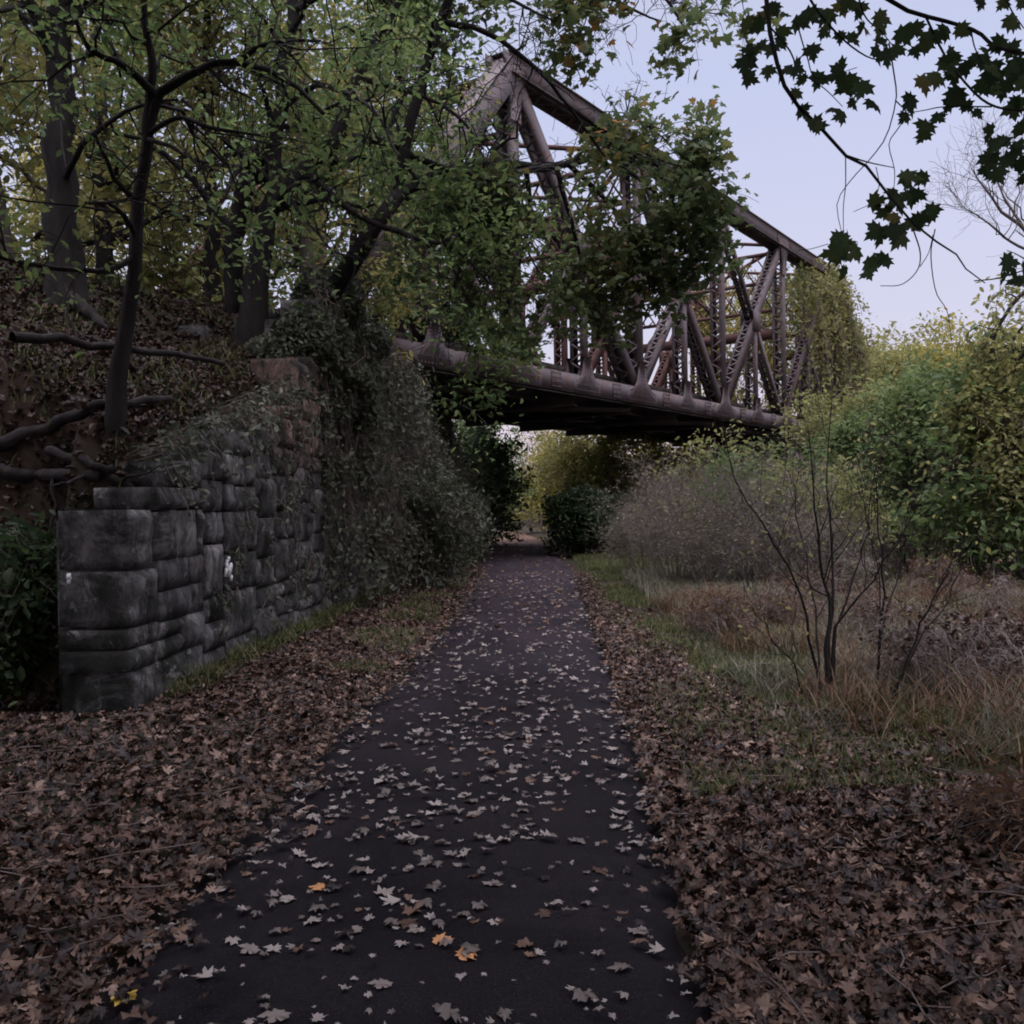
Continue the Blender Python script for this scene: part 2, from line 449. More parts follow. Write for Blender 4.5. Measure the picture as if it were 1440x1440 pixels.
# ================================================================== SETTING
def build_ground():
    xs = np.unique(np.r_[-400, -200, -100, -60, np.arange(-40, -10, 1.5), np.arange(-10, -1.5, .14), np.arange(-1.5, 8, .25), np.arange(8, 30, .8), np.arange(30, 70, 4), 100, 200, 400])
    ys = np.unique(np.r_[-200, -100, -50, -25, np.arange(-12, 1, .8), np.arange(1, 16, .16), np.arange(16, 40, .4), np.arange(40, 90, 1.5), 110, 150, 220, 400])
    X, Y = np.meshgrid(xs, ys); Z = g(X, Y)
    l, r = path_edges(Y)
    Z = np.where((X > l - .12) & (X < r + .12), np.minimum(Z, 0) - .03, Z)
    nx, ny = len(xs), len(ys)
    i = np.arange(ny - 1)[:, None] * nx + np.arange(nx - 1)[None]
    m = MB(); m.add(np.c_[X.ravel(), Y.ravel(), Z.ravel()], np.stack([i, i + 1, i + nx + 1, i + nx], -1).reshape(-1, 4))
    tag(m.build('ground', 'ground', smooth=True), kind='structure')
    # asphalt ribbon with ragged edges
    ys = np.r_[np.arange(-12, 20, .2), np.arange(20, 100, .8)]
    l, r = path_edges(ys)
    l = l + (vnoise(ys * 2, ys * 0, 1) - .5) * .12; r = r + (vnoise(ys * 2.2, ys * 0 + 5, 2) - .5) * .10
    n = 9; t = np.linspace(0, 1, n)
    X = l[:, None] * (1 - t) + r[:, None] * t; Y = np.repeat(ys[:, None], n, 1)
    Z = .018 + .025 * (1 - (2 * t - 1) ** 2)[None] + (vnoise(X * .8, Y * .8, 4) - .5) * .012
    Z[:, 0] = -.05; Z[:, -1] = -.05
    i = np.arange(len(ys) - 1)[:, None] * n + np.arange(n - 1)[None]
    m = MB(); m.add(np.c_[X.ravel(), Y.ravel(), Z.ravel()], np.stack([i, i + 1, i + n + 1, i + n], -1).reshape(-1, 4))
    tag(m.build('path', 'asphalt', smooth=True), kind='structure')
build_ground()

# ------------------------------------------------------------------ stone walls
def block(m, o, ex, ez, ey, w, h, d, v, rng):
    """one rough stone: o lower corner, ex along, ez up, ey outward; pillow-shaped front"""
    nu, nw = max(4, int(w / .055)), max(4, int(h / .055))
    a = np.linspace(0, 1, nu); b = np.linspace(0, 1, nw)
    A, B = np.meshgrid(a, b)
    edge = np.minimum(np.minimum(A, 1 - A) * w, np.minimum(B, 1 - B) * h)
    out = .02 * np.minimum(1, edge / .02) + rng.normal(0, .007, A.shape) + rng.uniform(-.018, .018) + (A - .5) * rng.normal(0, .02) + (B - .5) * rng.normal(0, .018)
    rough = (vnoise(A * w * 7 + rng.random() * 90, B * h * 7 + rng.random() * 90, 7) - .5) * .075
    out = out + rough * (edge > .01)
    out = np.where(edge < 1e-6, -.010 + out * .4, out)
    jx = rng.uniform(-.012, .012, 4); jz = rng.uniform(-.015, .015, 4)
    px = A * w + (jx[0] * (1 - A) * (1 - B) + jx[1] * A * (1 - B) + jx[2] * (1 - A) * B + jx[3] * A * B)
    pz = B * h + (jz[0] * (1 - A) * (1 - B) + jz[1] * A * (1 - B) + jz[2] * (1 - A) * B + jz[3] * A * B)
    P = o + px[..., None] * ex + pz[..., None] * ez + out[..., None] * ey
    i = np.arange(nw - 1)[:, None] * nu + np.arange(nu - 1)[None]
    f = np.stack([i, i + 1, i + nu + 1, i + nu], -1).reshape(-1, 4)
    V = P.reshape(-1, 3)
    # rim going back
    rim = np.r_[np.arange(nu), np.arange(1, nw) * nu + nu - 1, (nw - 1) * nu + np.arange(nu - 2, -1, -1), np.arange(nw - 2, 0, -1) * nu]
    back = V[rim] - ey * d
    n0 = len(V); k = len(rim); j = np.arange(k)
    f2 = np.stack([rim, n0 + j, n0 + (j + 1) % k, rim[(j + 1) % k]], -1)
    m.add(np.vstack([V, back]), np.vstack([f, f2]), v)

def stone_run(m, p0, p1, top, seed, d=.55, cmin=.32, cmax=.5, red=None, base=-.15, ragged=0.0):
    """courses of stone from p0 to p1 (xy), top(t) height"""
    rng = np.random.default_rng(seed)
    p0 = np.array([*p0, 0.]); p1 = np.array([*p1, 0.]); L = np.linalg.norm(p1 - p0)
    ex = (p1 - p0) / L; ez = np.array([0, 0, 1.]); ey = np.cross(ex, ez)
    z = base
    zmax = max(top(t) for t in np.linspace(0, 1, 30))
    while z < zmax:
        h = rng.uniform(cmin, cmax); s = -rng.uniform(0, .5)
        while s < L:
            w = rng.uniform(.45, 1.15); s0 = max(s, 0); s1 = min(s + w, L)
            if ragged and s <= 0: s0 = rng.uniform(-.16, .16) * ragged
            if s1 - s0 > .12:
                tm = top((s0 + s1) / 2 / L)
                hh = h if z + h <= tm + .2 else tm - z
                if hh > .14:
                    if rng.random() < .12 and hh > .3:
                        hs = [hh * .5, hh * .5]
                    else: hs = [hh]
                    zz = z
                    for q in hs:
                        v = rng.uniform(0, .79)
                        if red and red((s0 + s1) / 2 / L, zz): v = rng.uniform(.83, 1)
                        block(m, p0 + ex * s0 + ez * zz, ex, ez, ey, s1 - s0 - .014, q - .012, d, v, rng)
                        zz += q
            s += w
        z += h
    return ex, ey

def build_walls():
    m = MB()
    wy0, wy1 = 7.5, 13.9
    top = lambda t: 1.45 + 1.95 * t if t < .80 else 3.45 + .2 * t
    p0 = (float(wall_x(wy0)), wy0); p1 = (float(wall_x(wy1)), wy1)
    cuts = [0, .11, .27, .36, .52, .63, .78, .90, 1.0]
    for k in range(len(cuts) - 1):
        a, b = cuts[k], cuts[k + 1]; pa = (p0[0] + (p1[0] - p0[0]) * a, p0[1] + (p1[1] - p0[1]) * a); pb = (p0[0] + (p1[0] - p0[0]) * b, p0[1] + (p1[1] - p0[1]) * b)
        tt = lambda t, a=a, b=b: top(a + (b - a) * t)
        stone_run(m, pa, pb, tt, 50 + k, cmin=.2 if k else .34, cmax=.52, ragged=1.0 if k == 0 else 0.0, red=(lambda t, z, a=a, b=b: a + (b - a) * t > .6 and z > 1.9))
    stone_run(m, (p0[0] - .50, 7.66), (p0[0] - .04, 7.67), lambda t: 1.5, 6, d=.6, cmin=.35, cmax=.5)
    # dark core behind the faces
    m.box((p0[0] - .28, 10.8, .7), (.18, 0, 0), (.16, 3.05, 0), (0, 0, .85), .1)
    wall = m.build('stone_wall', 'stone')
    tag(wall, 'rough grey stone block wing wall stepping up the bank beside the path', 'stone wall')
    # abutment that carries the near end of the bridge
    m = MB()
    xe = float(wall_x(13.9))
    stone_run(m, (xe - .02, 13.95), (-2.45, 34.5), lambda t: 4.55, 8, cmin=.42, cmax=.6)
    stone_run(m, (xe - 2.5, 13.93), (xe - .02, 13.93), lambda t: 3.5 + .9 * (1 - t), 9)
    m.box((-3.35, 24.2, 2.1), (.5, 0, 0), (.16, 10.1, 0), (0, 0, 2.3), .1)
    m.box((-3.3, 24.6, 4.6), (.7, 0, 0), (.16, 9.8, 0), (0, 0, .1), .2)
    tag(m.build('bridge_abutment', 'stone'), 'tall stone abutment under the left end of the bridge, smothered in ivy', 'abutment')
    # abutment at the other end
    m = MB()
    c = np.array([AX, AY, 0]) + np.array([DX, DY, 0]) * 41.0
    a = c + np.array([NX, NY, 0]) * -1.2; b = c + np.array([NX, NY, 0]) * 8.4
    stone_run(m, (b[0], b[1]), (a[0], a[1]), lambda t: 4.6, 12, cmin=.45, cmax=.6)
    mid = (a + b) / 2 + np.array([DX, DY, 0]) * .9
    m.box(mid + [0, 0, 2.2], np.array([DX, DY, 0]) * .75, np.array([NX, NY, 0]) * 4.75, (0, 0, 2.45), .2)
    tag(m.build('bridge_abutment', 'stone'), 'stone abutment behind the shrubs carrying the far right end of the bridge', 'abutment')
    # white marks on the wing wall
build_walls()

# ------------------------------------------------------------------ bridge
def build_bridge():
    root = empty('truss_bridge', (AX, AY, 0), math.atan2(DY, DX))
    tag(root, 'rusty steel through truss railway bridge crossing high over the path', 'bridge')
    ZB0, ZB1, ZT0, ZT1 = 4.9, 5.4, 13.05, 13.6
    ZB, ZT = 5.15, 13.3
    PN = 7.22; S = [4.1 + PN * k for k in range(5)]        # main posts
    SL, SR = S[0] - PN, S[4] + PN
    W = 7.2
    X = np.array([1., 0, 0]); Yv = np.array([0, 1., 0]); Zv = np.array([0, 0, 1.])
    def P(s, z, w): return np.array([s, w, z], float)
    def laced(m, a, b, wid, dep, th=.025, lace=True, step=None, fl=.09):
        """two channels facing each other, laced across; a, b on the truss centreline"""
        ax = b - a; L = np.linalg.norm(ax); ax = ax / L
        q = np.cross(Yv, ax); q /= np.linalg.norm(q); c = (a + b) / 2
        for sg in (-1, 1):
            m.box(c + Yv * sg * dep / 2, ax * L / 2, q * wid / 2, Yv * th / 2)
            for e in (-1, 1):
                m.box(c + Yv * sg * (dep / 2 - fl / 2 - th / 2) + q * e * (wid / 2 - th / 2), ax * L / 2, q * th / 2, Yv * fl / 2)
        if lace:
            step = step or dep * .62; n = max(2, int(L / step)); st = L / n
            for e in (-1, 1):
                for k in range(n):
                    sg = 1 if k % 2 else -1
                    p = a + ax * st * k - Yv * sg * dep * .46 + q * e * (wid / 2 + .008); r = a + ax * st * (k + 1) + Yv * sg * dep * .46 + q * e * (wid / 2 + .008)
                    d = r - p; l = np.linalg.norm(d); d /= l
                    m.box((p + r) / 2, d * l / 2, np.cross(q, d) * .032, q * .007)
    def plate(m, pts, y, th=.02):
        n = len(pts); v = [(p[0], y - th / 2, p[1]) for p in pts] + [(p[0], y + th / 2, p[1]) for p in pts]
        ctr = np.mean(pts, 0); v += [(ctr[0], y - th / 2, ctr[1]), (ctr[0], y + th / 2, ctr[1])]
        f = []
        for i in range(n):
            j = (i + 1) % n
            f += [(2 * n, j, i), (2 * n + 1, n + i, n + j), ]
        q = [(i, (i + 1) % n, n + (i + 1) % n, n + i) for i in range(n)]
        b0 = m.n
        m.add(v, np.array(f)); m.Fc.append((np.array(q), b0))
    def rivets(m, pts, y):
        for p in pts: m.box((p[0], y, p[1]), X * .018, Yv * .012, Zv * .018)
    def gusset(m, s, z0, hw, ht, sg, dep, w0):
        """plate with concave shoulders at a joint; sg +1 grows upward"""
        neck = .24; pts = [(s - hw, z0), (s + hw, z0)]
        k = 7
        for i in range(k + 1):
            t = i / k * PI / 2
            pts.append((s + hw - (hw - neck) * math.sin(t), z0 + sg * (.30 + (ht - .30) * (1 - math.cos(t)))))
        pts.append((s + neck, z0 + sg * ht)); pts.append((s - neck, z0 + sg * ht))
        for i in range(k, -1, -1):
            t = i / k * PI / 2
            pts.append((s - hw + (hw - neck) * math.sin(t), z0 + sg * (.30 + (ht - .30) * (1 - math.cos(t)))))
        for e in (-1, 1):
            y = w0 + e * (dep / 2 + .025)
            plate(m, pts, y)
            if e < 0:
                rv = [(s + dx, z0 + sg * dz) for dx in np.linspace(-hw * .85, hw * .85, 11) for dz in (.08, .24)] + [(s + dx, z0 + sg * dz) for dx in (-.16, .16) for dz in np.linspace(.4, ht * .93, 8)]
                rivets(m, rv, y - .012)
    DEP = .52
    for w0, mat in ((0.0, 'steel'), (W, 'steel_rust')):
        # top chord: side plates, cover plate, laced underside
        m = MB()
        for e in (-1, 1):
            m.box(((S[0] + S[4]) / 2, w0 + e * DEP / 2, (ZT0 + ZT1) / 2), X * (S[4] - S[0] + .5) / 2, Yv * .02, Zv * (ZT1 - ZT0) / 2)
            m.box(((S[0] + S[4]) / 2, w0 + e * (DEP / 2 + .06), ZT0 + .015), X * (S[4] - S[0] + .4) / 2, Yv * .06, Zv * .015)
        m.box(((S[0] + S[4]) / 2, w0, ZT1 + .015), X * (S[4] - S[0] + .56) / 2, Yv * (DEP / 2 + .1), Zv * .02)
        n = 64; st = (S[4] - S[0]) / n
        for k in range(n):
            sg = 1 if k % 2 else -1
            p = P(S[0] + st * k, ZT0 - .02, w0 - sg * .24); r = P(S[0] + st * (k + 1), ZT0 - .02, w0 + sg * .24); d = unit(r - p)
            m.box((p + r) / 2, d * np.linalg.norm(r - p) / 2, np.cross(Zv, d) * .035, Zv * .008)
        for k in range(5): m.box((S[k], w0, ZT0 - .045), X * .6, Yv * (DEP / 2 + .04), Zv * .012)
        m.build('top_chord', mat, root)
        # bottom chord
        m = MB()
        for e in (-1, 1):
            m.box(((SL + SR) / 2, w0 + e * DEP / 2, (ZB0 + ZB1) / 2), X * (SR - SL + .7) / 2, Yv * .02, Zv * (ZB1 - ZB0) / 2)
            m.box(((SL + SR) / 2, w0 + e * (DEP / 2 - .075), ZB0 - .012), X * (SR - SL + .6) / 2, Yv * .07, Zv * .012)
            m.box(((SL + SR) / 2, w0 + e * (DEP / 2 - .075), ZB1 + .012), X * (SR - SL + .6) / 2, Yv * .07, Zv * .012)
        for s in np.arange(SL + 1.8, SR, 3.61):
            m.box((s, w0 - DEP / 2 - .042, ZB), X * .26, Yv * .01, Zv * .24)
            rivets(m, [(s + dx, ZB + dz) for dx in np.linspace(-.22, .22, 6) for dz in (-.2, -.07, .07, .2)], w0 - DEP / 2 - .054)
        m.build('bottom_chord', mat, root)
        # end posts
        for s0, s1 in ((SL, S[0]), (SR, S[4])):
            m = MB(); laced(m, P(s0, ZB, w0), P(s1, ZT - .1, w0), .56, DEP + .06, th=.03, lace=False)
            a, b = P(s0, ZB, w0), P(s1, ZT, w0); ax = unit(b - a); q = np.cross(Yv, ax)
            q = q if q[2] > 0 else -q
            m.box((a + b) / 2 + q * .29, ax * np.linalg.norm(b - a) / 2, q * .014, Yv * (DEP / 2 + .08))
            m.build('end_post', mat, root)
        # main posts, hangers, diagonals
        for k, s in enumerate(S):
            m = MB(); laced(m, P(s, ZB1 - .1, w0), P(s, ZT0 + .1, w0), .38, DEP - .06); m.build('vertical_post', mat, root)
        mids = [s - PN / 2 for s in S] + [S[4] + PN / 2]
        zm = (ZB + ZT) / 2
        for s in mids:
            m = MB(); laced(m, P(s, ZB1 - .1, w0), P(s, zm, w0), .30, DEP - .08); m.build('hanger', mat, root)
        for k in range(4):
            a, b = (P(S[k], ZT, w0), P(S[k + 1], ZB, w0)) if k < 2 else (P(S[k + 1], ZT, w0), P(S[k], ZB, w0))
            m = MB(); laced(m, a, b, .42, DEP - .10); m.build('diagonal', mat, root)
            # sub-strut from the middle node down to the near foot
            c = (a + b) / 2; foot = P(S[k] if k < 2 else S[k + 1], ZB, w0)
            m = MB(); laced(m, c, foot, .26, DEP - .14); m.build('strut', mat, root)
            if k in (1, 2):
                head = P(S[k + 1] if k < 2 else S[k], ZT, w0)
                m = MB(); laced(m, c, head, .24, DEP - .16); m.build('counter_brace', mat, root)
        for s0, s1 in ((SL, S[0]), (SR, S[4])):
            c = (P(s0, ZB, w0) + P(s1, ZT, w0)) / 2
            m = MB(); laced(m, c, P(s1, ZB, w0), .26, DEP - .14); m.build('strut', mat, root)
        # gussets
        for s in S:
            m = MB(); gusset(m, s, ZB0, 1.05, 1.35, 1, DEP, w0); m.build('gusset_plate', mat, root)
            m = MB(); gusset(m, s, ZT1 - .02, .95 if 0 < S.index(s) < 4 else .55, 1.75, -1, DEP, w0); m.build('gusset_plate', mat, root)
        for s in mids[0:]:
            m = MB(); gusset(m, s, ZB0, .75, 1.1, 1, DEP, w0); m.build('gusset_plate', mat, root)
            m = MB(); m.box((s, w0 - DEP / 2 - .025, zm), X * .42, Yv * .01, Zv * .42); m.box((s, w0 + DEP / 2 + .025, zm), X * .42, Yv * .01, Zv * .42)
            m.build('gusset_plate', mat, root)
        for s in (SL, SR):
            m = MB(); gusset(m, s, ZB0, .8, 1.2, 1, DEP + .1, w0); m.build('gusset_plate', mat, root)
    # sway frames between the trusses
    def bar(m, a, b, r): 
        d = unit(b - a); q = unit(np.cross(d, X)) if abs(d[0]) < .9 else unit(np.cross(d, Zv)); p = np.cross(d, q)
        m.box((a + b) / 2, d * np.linalg.norm(b - a) / 2, q * r, p * r)
    for s in S:
        m = MB()
        for z in (12.9, 11.6, 10.3): bar(m, P(s, z, .25), P(s, z, W - .25), .07)
        n = 8
        for zz0, zz1 in ((11.6, 12.9), (10.3, 11.6)):
            for k in range(n):
                y0 = .25 + (W - .5) * k / n; y1 = .25 + (W - .5) * (k + 1) / n
                bar(m, P(s - .02, zz0, y0), P(s - .02, zz1, y1), .028); bar(m, P(s + .02, zz1, y0), P(s + .02, zz0, y1), .028)
        bar(m, P(s, 10.3, 1.4), P(s, 8.9, .2), .05); bar(m, P(s, 10.3, W - 1.4), P(s, 8.9, W - .2), .05)
        m.build('sway_frame', 'steel_rust', root)
    for s in (S[1] , S[3], S[4] - .0):
        m = MB()
        m.box((s, W / 2, 9.25), X * .16, Yv * (W / 2 - .25), Zv * .2); m.build('cross_strut', 'steel_rust', root)
    for k in range(4):
        m = MB(); bar(m, P(S[k], 13.1, .1), P(S[k + 1], 13.1, W - .1), .06); bar(m, P(S[k + 1], 13.22, .1), P(S[k], 13.22, W - .1), .06)
        m.build('lateral_brace', 'steel_rust', root)
    for s0, s1 in ((SL, S[0]), (SR, S[4])):
        m = MB(); pa = lambda t, w: P(s0 + (s1 - s0) * t, ZB + (ZT - ZB) * t, w)
        bar(m, pa(.97, .2), pa(.97, W - .2), .09); bar(m, pa(.76, .2), pa(.76, W - .2), .09)
        for k in range(7):
            y0 = .2 + (W - .4) * k / 7; y1 = .2 + (W - .4) * (k + 1) / 7
            bar(m, pa(.76, y0), pa(.97, y1), .03); bar(m, pa(.97, y0) + X * .05, pa(.76, y1) + X * .05, .03)
        m.build('portal_brace', 'steel_rust', root)
    # floor: cross beams, stringers, ties
    for s in np.arange(SL, SR + .1, PN / 2):
        m = MB(); m.box((s, W / 2, 5.05), X * .015, Yv * (W / 2 - .2), Zv * .45); m.box((s, W / 2, 4.61), X * .17, Yv * (W / 2 - .2), Zv * .018); m.box((s, W / 2, 5.5), X * .17, Yv * (W / 2 - .2), Zv * .015)
        m.build('floor_beam', 'steel_dark', root)
    for w in (1.6, 2.7, 4.2, 5.3):
        m = MB(); m.box(((SL + SR) / 2, w, 5.17), X * (SR - SL) / 2, Yv * .012, Zv * .33); m.box(((SL + SR) / 2, w, 4.83), X * (SR - SL) / 2, Yv * .13, Zv * .015)
        m.build('stringer', 'steel_dark', root)
    m = MB(); st = .45
    for k, s in enumerate(np.arange(SL, SR, st)): m.box((s, W / 2, 5.62), X * .2, Yv * (W / 2 - .32 + .06 * math.sin(k * 2.3)), Zv * .1)
    m.box(((SL + SR) / 2, W / 2, 5.76), X * (SR - SL) / 2, Yv * (W / 2 - .5), Zv * .03)
    m.build('deck', 'timber', root)
    m = MB()
    for k in range(6):
        a = SL + PN * k; b = a + PN
        bar(m, P(a, 4.86, .2), P(b, 4.86, W - .2), .07); bar(m, P(b, 4.72, .2), P(a, 4.72, W - .2), .07)
    m.build('lower_bracing', 'steel_dark', root)
    return root
build_bridge()

# ================================================================== WOOD ON THE BANK
def gz(x, y): return float(g(np.array([x]), np.array([y]))[0])
def ground_at(px, py):
    p = hit(px, py); d = (p - EYE) @ FWD; return p, d

def bank_trees():
    # lighter places in the crowns, where the portal of the bridge shows
    GAPS = [(at(x, y, dd), rr) for x, y, rr in ((765, 165, .72), (715, 110, .62), (672, 130, .45), (800, 150, .35), (745, 60, .5), (700, 50, .4), (640, 175, .3), (860, 60, .35)) for dd in (12.5, 13.5, 14.5, 15.5, 16.5, 17.5)]
    # thick trunk near the left edge
    b, d = ground_at(92, 436)
    L = [([b, at(88, 330, d), at(86, 200, d), at(84, 60, d), at(78, -120, d), at(70, -420, d)], .235, .10, 1),
         ([at(84, 90, d), at(50, 20, d - .3), at(10, -60, d - .8)], .12, .05, 1),
         ([at(86, 30, d), at(160, -30, d), at(260, -90, d - .6)], .11, .04, 1),
         ([at(82, -80, d), at(0, -200, d - .5), at(-80, -300, d - 1)], .10, .03, 1),
         ([at(84, -60, d), at(160, -200, d + .4), at(240, -330, d + .8)], .10, .03, 1),
         ([at(87, 260, d), at(120, 200, d - .7), at(190, 150, d - 1.2), at(250, 140, d - 1.6)], .045, .015, .8)]
    for e in (-1, 1):
        L.append(([at(92 + 4 * e, 420, d - .1), at(92 + 34 * e, 440, d - .35), at(92 + 60 * e, 462, d - .6)], .12, .03, 0))
    make_tree('bank_tree', 'thickest dark trunk with flared roots near the left edge of the bank', 'tree', L, 21, 'leaf_green', n2=9, n3=7, nl=18, size=.125, clump=.36, front=.35)
    # slim forked tree in front
    b, d = ground_at(160, 596)
    L = [([b, at(172, 500, d), at(186, 390, d), at(197, 260, d), at(208, 185, d), at(232, 125, d), at(290, 98, d), at(335, 86, d), at(400, 115, d - .2), at(455, 160, d - .4)], .078, .018, 1),
         ([at(206, 190, d), at(212, 100, d), at(205, 20, d), at(198, -80, d)], .05, .02, 1),
         ([at(222, 140, d), at(180, 95, d - .2), at(130, 72, d - .4), at(100, 20, d - .5)], .045, .015, 1),
         ([at(330, 88, d), at(380, 60, d), at(450, 58, d - .2)], .03, .012, 1),
         ([at(206, 190, d), at(250, 165, d - .2), at(300, 180, d - .4), at(365, 190, d - .6)], .028, .012, 1),
         ([at(190, 360, d), at(150, 380, d - .2), at(70, 376, d - .4), at(0, 362, d - .5)], .03, .02, .4),
         ([at(192, 330, d), at(160, 290, d - .4), at(120, 285, d - .7)], .028, .012, 1)]
    make_tree('forked_tree', 'slender forked tree with an arching right limb, rooted among fallen branches', 'tree', L, 22, 'leaf_green', n2=7, len2=1.5, n3=6, len3=.6, nl=10, size=.10, clump=.42, front=.6, sides=7)
    # straight dark trunk
    b, d = ground_at(246, 405)
    L = [([b, at(247, 320, d), at(244, 190, d), at(243, 60, d), at(240, -100, d), at(236, -330, d)], .15, .05, 1),
         ([at(244, 190, d), at(256, 182, d - .2), at(262, 178, d - .3)], .09, .06, 0),
         ([at(243, 20, d), at(300, -50, d), at(370, -110, d)], .06, .02, 1),
         ([at(242, -60, d), at(170, -150, d), at(110, -220, d)], .06, .02, 1),
         ([at(244, 150, d), at(290, 200, d + .6), at(330, 260, d + 1)], .035, .012, 1),
         ([at(244, 270, d), at(200, 260, d + .6), at(150, 280, d + 1)], .035, .012, 1)]
    make_tree('bank_tree', 'straight dark trunk with a broken knot, between the forked tree and the twin trunks', 'tree', L, 23, 'leaf_olive', n2=9, n3=7, nl=17, size=.125, clump=.36, front=.35)
    # twin trunk tree, long limbs reaching over the path in front of the truss
    b, d = ground_at(345, 486)
    L = [([b, at(360, 400, d), at(374, 320, d), at(392, 262, d), at(384, 210, d), at(398, 130, d), at(408, 20, d), at(415, -160, d)], .19, .07, 1),
         ([at(388, 268, d), at(430, 238, d), at(470, 190, d), at(505, 110, d), at(555, 10, d), at(620, -110, d)], .13, .05, 1),
         ([at(330, 440, d + .3), at(332, 330, d + .2), at(352, 240, d + .1), at(384, 200, d)], .15, .12, .6),
         ([at(470, 190, d), at(540, 200, d + .5), at(620, 235, d + 1), at(700, 240, d + 1.5), at(780, 236, d + 2)], .07, .03, 1.3),
         ([at(505, 110, d), at(580, 130, d), at(640, 160, d), at(680, 210, d)], .045, .015, 1),
         ([at(430, 238, d), at(500, 300, d - .2), at(570, 330, d - .2), at(640, 350, d), at(690, 400, d)], .06, .015, 1.3),
         ([at(408, 20, d), at(470, -20, d), at(540, -60, d)], .06, .02, 1),
         ([at(400, 120, d), at(340, 90, d - .4), at(290, 110, d - .8)], .05, .015, 1),
         ([at(392, 262, d), at(440, 320, d - .4), at(480, 370, d - .8)], .04, .012, 1),
         ([at(400, 150, d), at(450, 120, d - 1), at(520, 150, d - 2), at(560, 220, d - 2.6)], .05, .015, 1.3),
         ([at(560, 215, d + .6), at(600, 270, d + .8), at(640, 300, d + 1), at(680, 320, d + 1.2), at(740, 330, d + 1.5)], .04, .012, 1.4),
         ([at(540, 200, d + .5), at(560, 150, d + .8), at(590, 120, d + 1.2), at(620, 180, d + 1.6)], .04, .012, 1.3),
         ([at(352, 240, d), at(300, 230, d + .6), at(250, 220, d + 1.2)], .05, .015, 1)]
    make_tree('twin_trunk_tree', 'twin trunked tree whose leafy limbs reach right towards the bridge portal', 'tree', L, 24, 'leaf_green', n2=10, len2=1.9, n3=8, len3=.85, nl=17, size=.125, clump=.36, front=.5, gaps=GAPS)
    # maple whose crown hangs in front of the middle of the truss; its trunk stands in the ivy by the wall
    b, d = ground_at(486, 500)
    b = np.array([-3.75, 15.4, 0.]); b[2] = gz(b[0], b[1]) - .1
    d = 14.5
    L = [([b, at(480, 400, d + .3), at(520, 330, d), at(560, 270, d + .3), at(640, 238, d + 1), at(720, 232, d + 1.6), at(800, 232, d + 2.2), at(870, 215, d + 2.6), at(930, 235, d + 2.8)], .16, .03, 1.1),
         ([at(560, 270, d + .3), at(580, 160, d), at(620, 30, d), at(680, -90, d), at(760, -180, d)], .10, .04, 1),
         ([at(620, 30, d), at(690, 48, d), at(750, 92, d + .3), at(800, 150, d + .6), at(850, 220, d + 1)], .05, .015, .9),
         ([at(680, -90, d), at(770, -40, d), at(860, 0, d), at(930, 30, d)], .055, .012, 1.5),
         ([at(760, -180, d), at(850, -90, d), at(930, -10, d), at(975, 60, d)], .055, .012, 1.4),
         ([at(650, -50, d), at(720, 0, d - .6), at(780, 30, d - 1)], .04, .012, 1.2),
         ([at(800, 232, d + 2.2), at(860, 290, d + 2.4), at(900, 350, d + 2.6), at(915, 420, d + 2.7)], .05, .012, 1.5),
         ([at(780, 232, d + 2), at(800, 300, d + 2.2), at(820, 370, d + 2.4), at(850, 420, d + 2.5)], .05, .012, 1.8),
         ([at(740, 232, d + 1.8), at(745, 300, d + 1.9), at(730, 370, d + 2), at(700, 430, d + 2)], .05, .012, 2.4),
         ([at(800, 232, d + 2.2), at(850, 180, d + 2.4), at(890, 165, d + 2.4), at(940, 200, d + 2.6)], .05, .012, 1.3),
         ([at(640, 238, d + 1), at(690, 285, d + 1.2), at(735, 340, d + 1.4), at(770, 410, d + 1.6)], .04, .012, 2.4),
         ([at(560, 270, d + .3), at(610, 300, d + .5), at(660, 300, d + .8), at(720, 290, d + 1.2)], .04, .012, 2.2),
         ([at(800, 150, d + .6), at(860, 190, d + 1.2), at(930, 225, d + 1.8), at(990, 245, d + 2.2)], .035, .01, 2.0),
         ([at(870, 230, d + 2.4), at(920, 270, d + 2.6), at(950, 300, d + 2.6), at(955, 360, d + 2.7)], .04, .01, 1.4),
         ([at(640, 238, d + 1), at(660, 320, d + 1), at(640, 400, d + 1), at(620, 440, d + 1)], .05, .012, 1.6)]
    make_tree('maple_tree', 'leaning maple with dark and orange tinted leaves hanging in front of the truss', 'tree', L, 25, 'leaf_maple', n2=9, len2=1.35, n3=7, len3=.6, nl=8, size=.15, tmpl=MAPLE_LOW, clump=.40, t0=.38, jit=.14, gaps=GAPS, droop=.3, spread=.9)
    # further trunks between them
    rng = np.random.default_rng(4)
    spots = [(18, 395, 1.5, 'leaf_olive', 'leaning grey trunk at the very left edge behind the thickest trunk'),
             (150, 380, 4, 'leaf_olive', 'pale thin trunk standing behind the slender forked tree'),
             (205, 372, 8, 'leaf_olive', 'hazy grey trunk beyond the straight dark trunk'),
             (300, 400, 5, 'leaf_olive', 'olive leaved tree filling the gap left of the twin trunks'),
             (430, 400, 5, 'leaf_olive', 'olive leaved tree behind the twin trunks, dropping towards the ivy'),
             (560, 430, 9, 'leaf_green', 'green tree behind the left portal of the bridge'),
             (60, 370, 14, 'leaf_yellow', 'yellowing tree low behind the thickest trunk'),
             (480, 400, 13, 'leaf_olive', 'tall olive tree far back along the rail bank')]
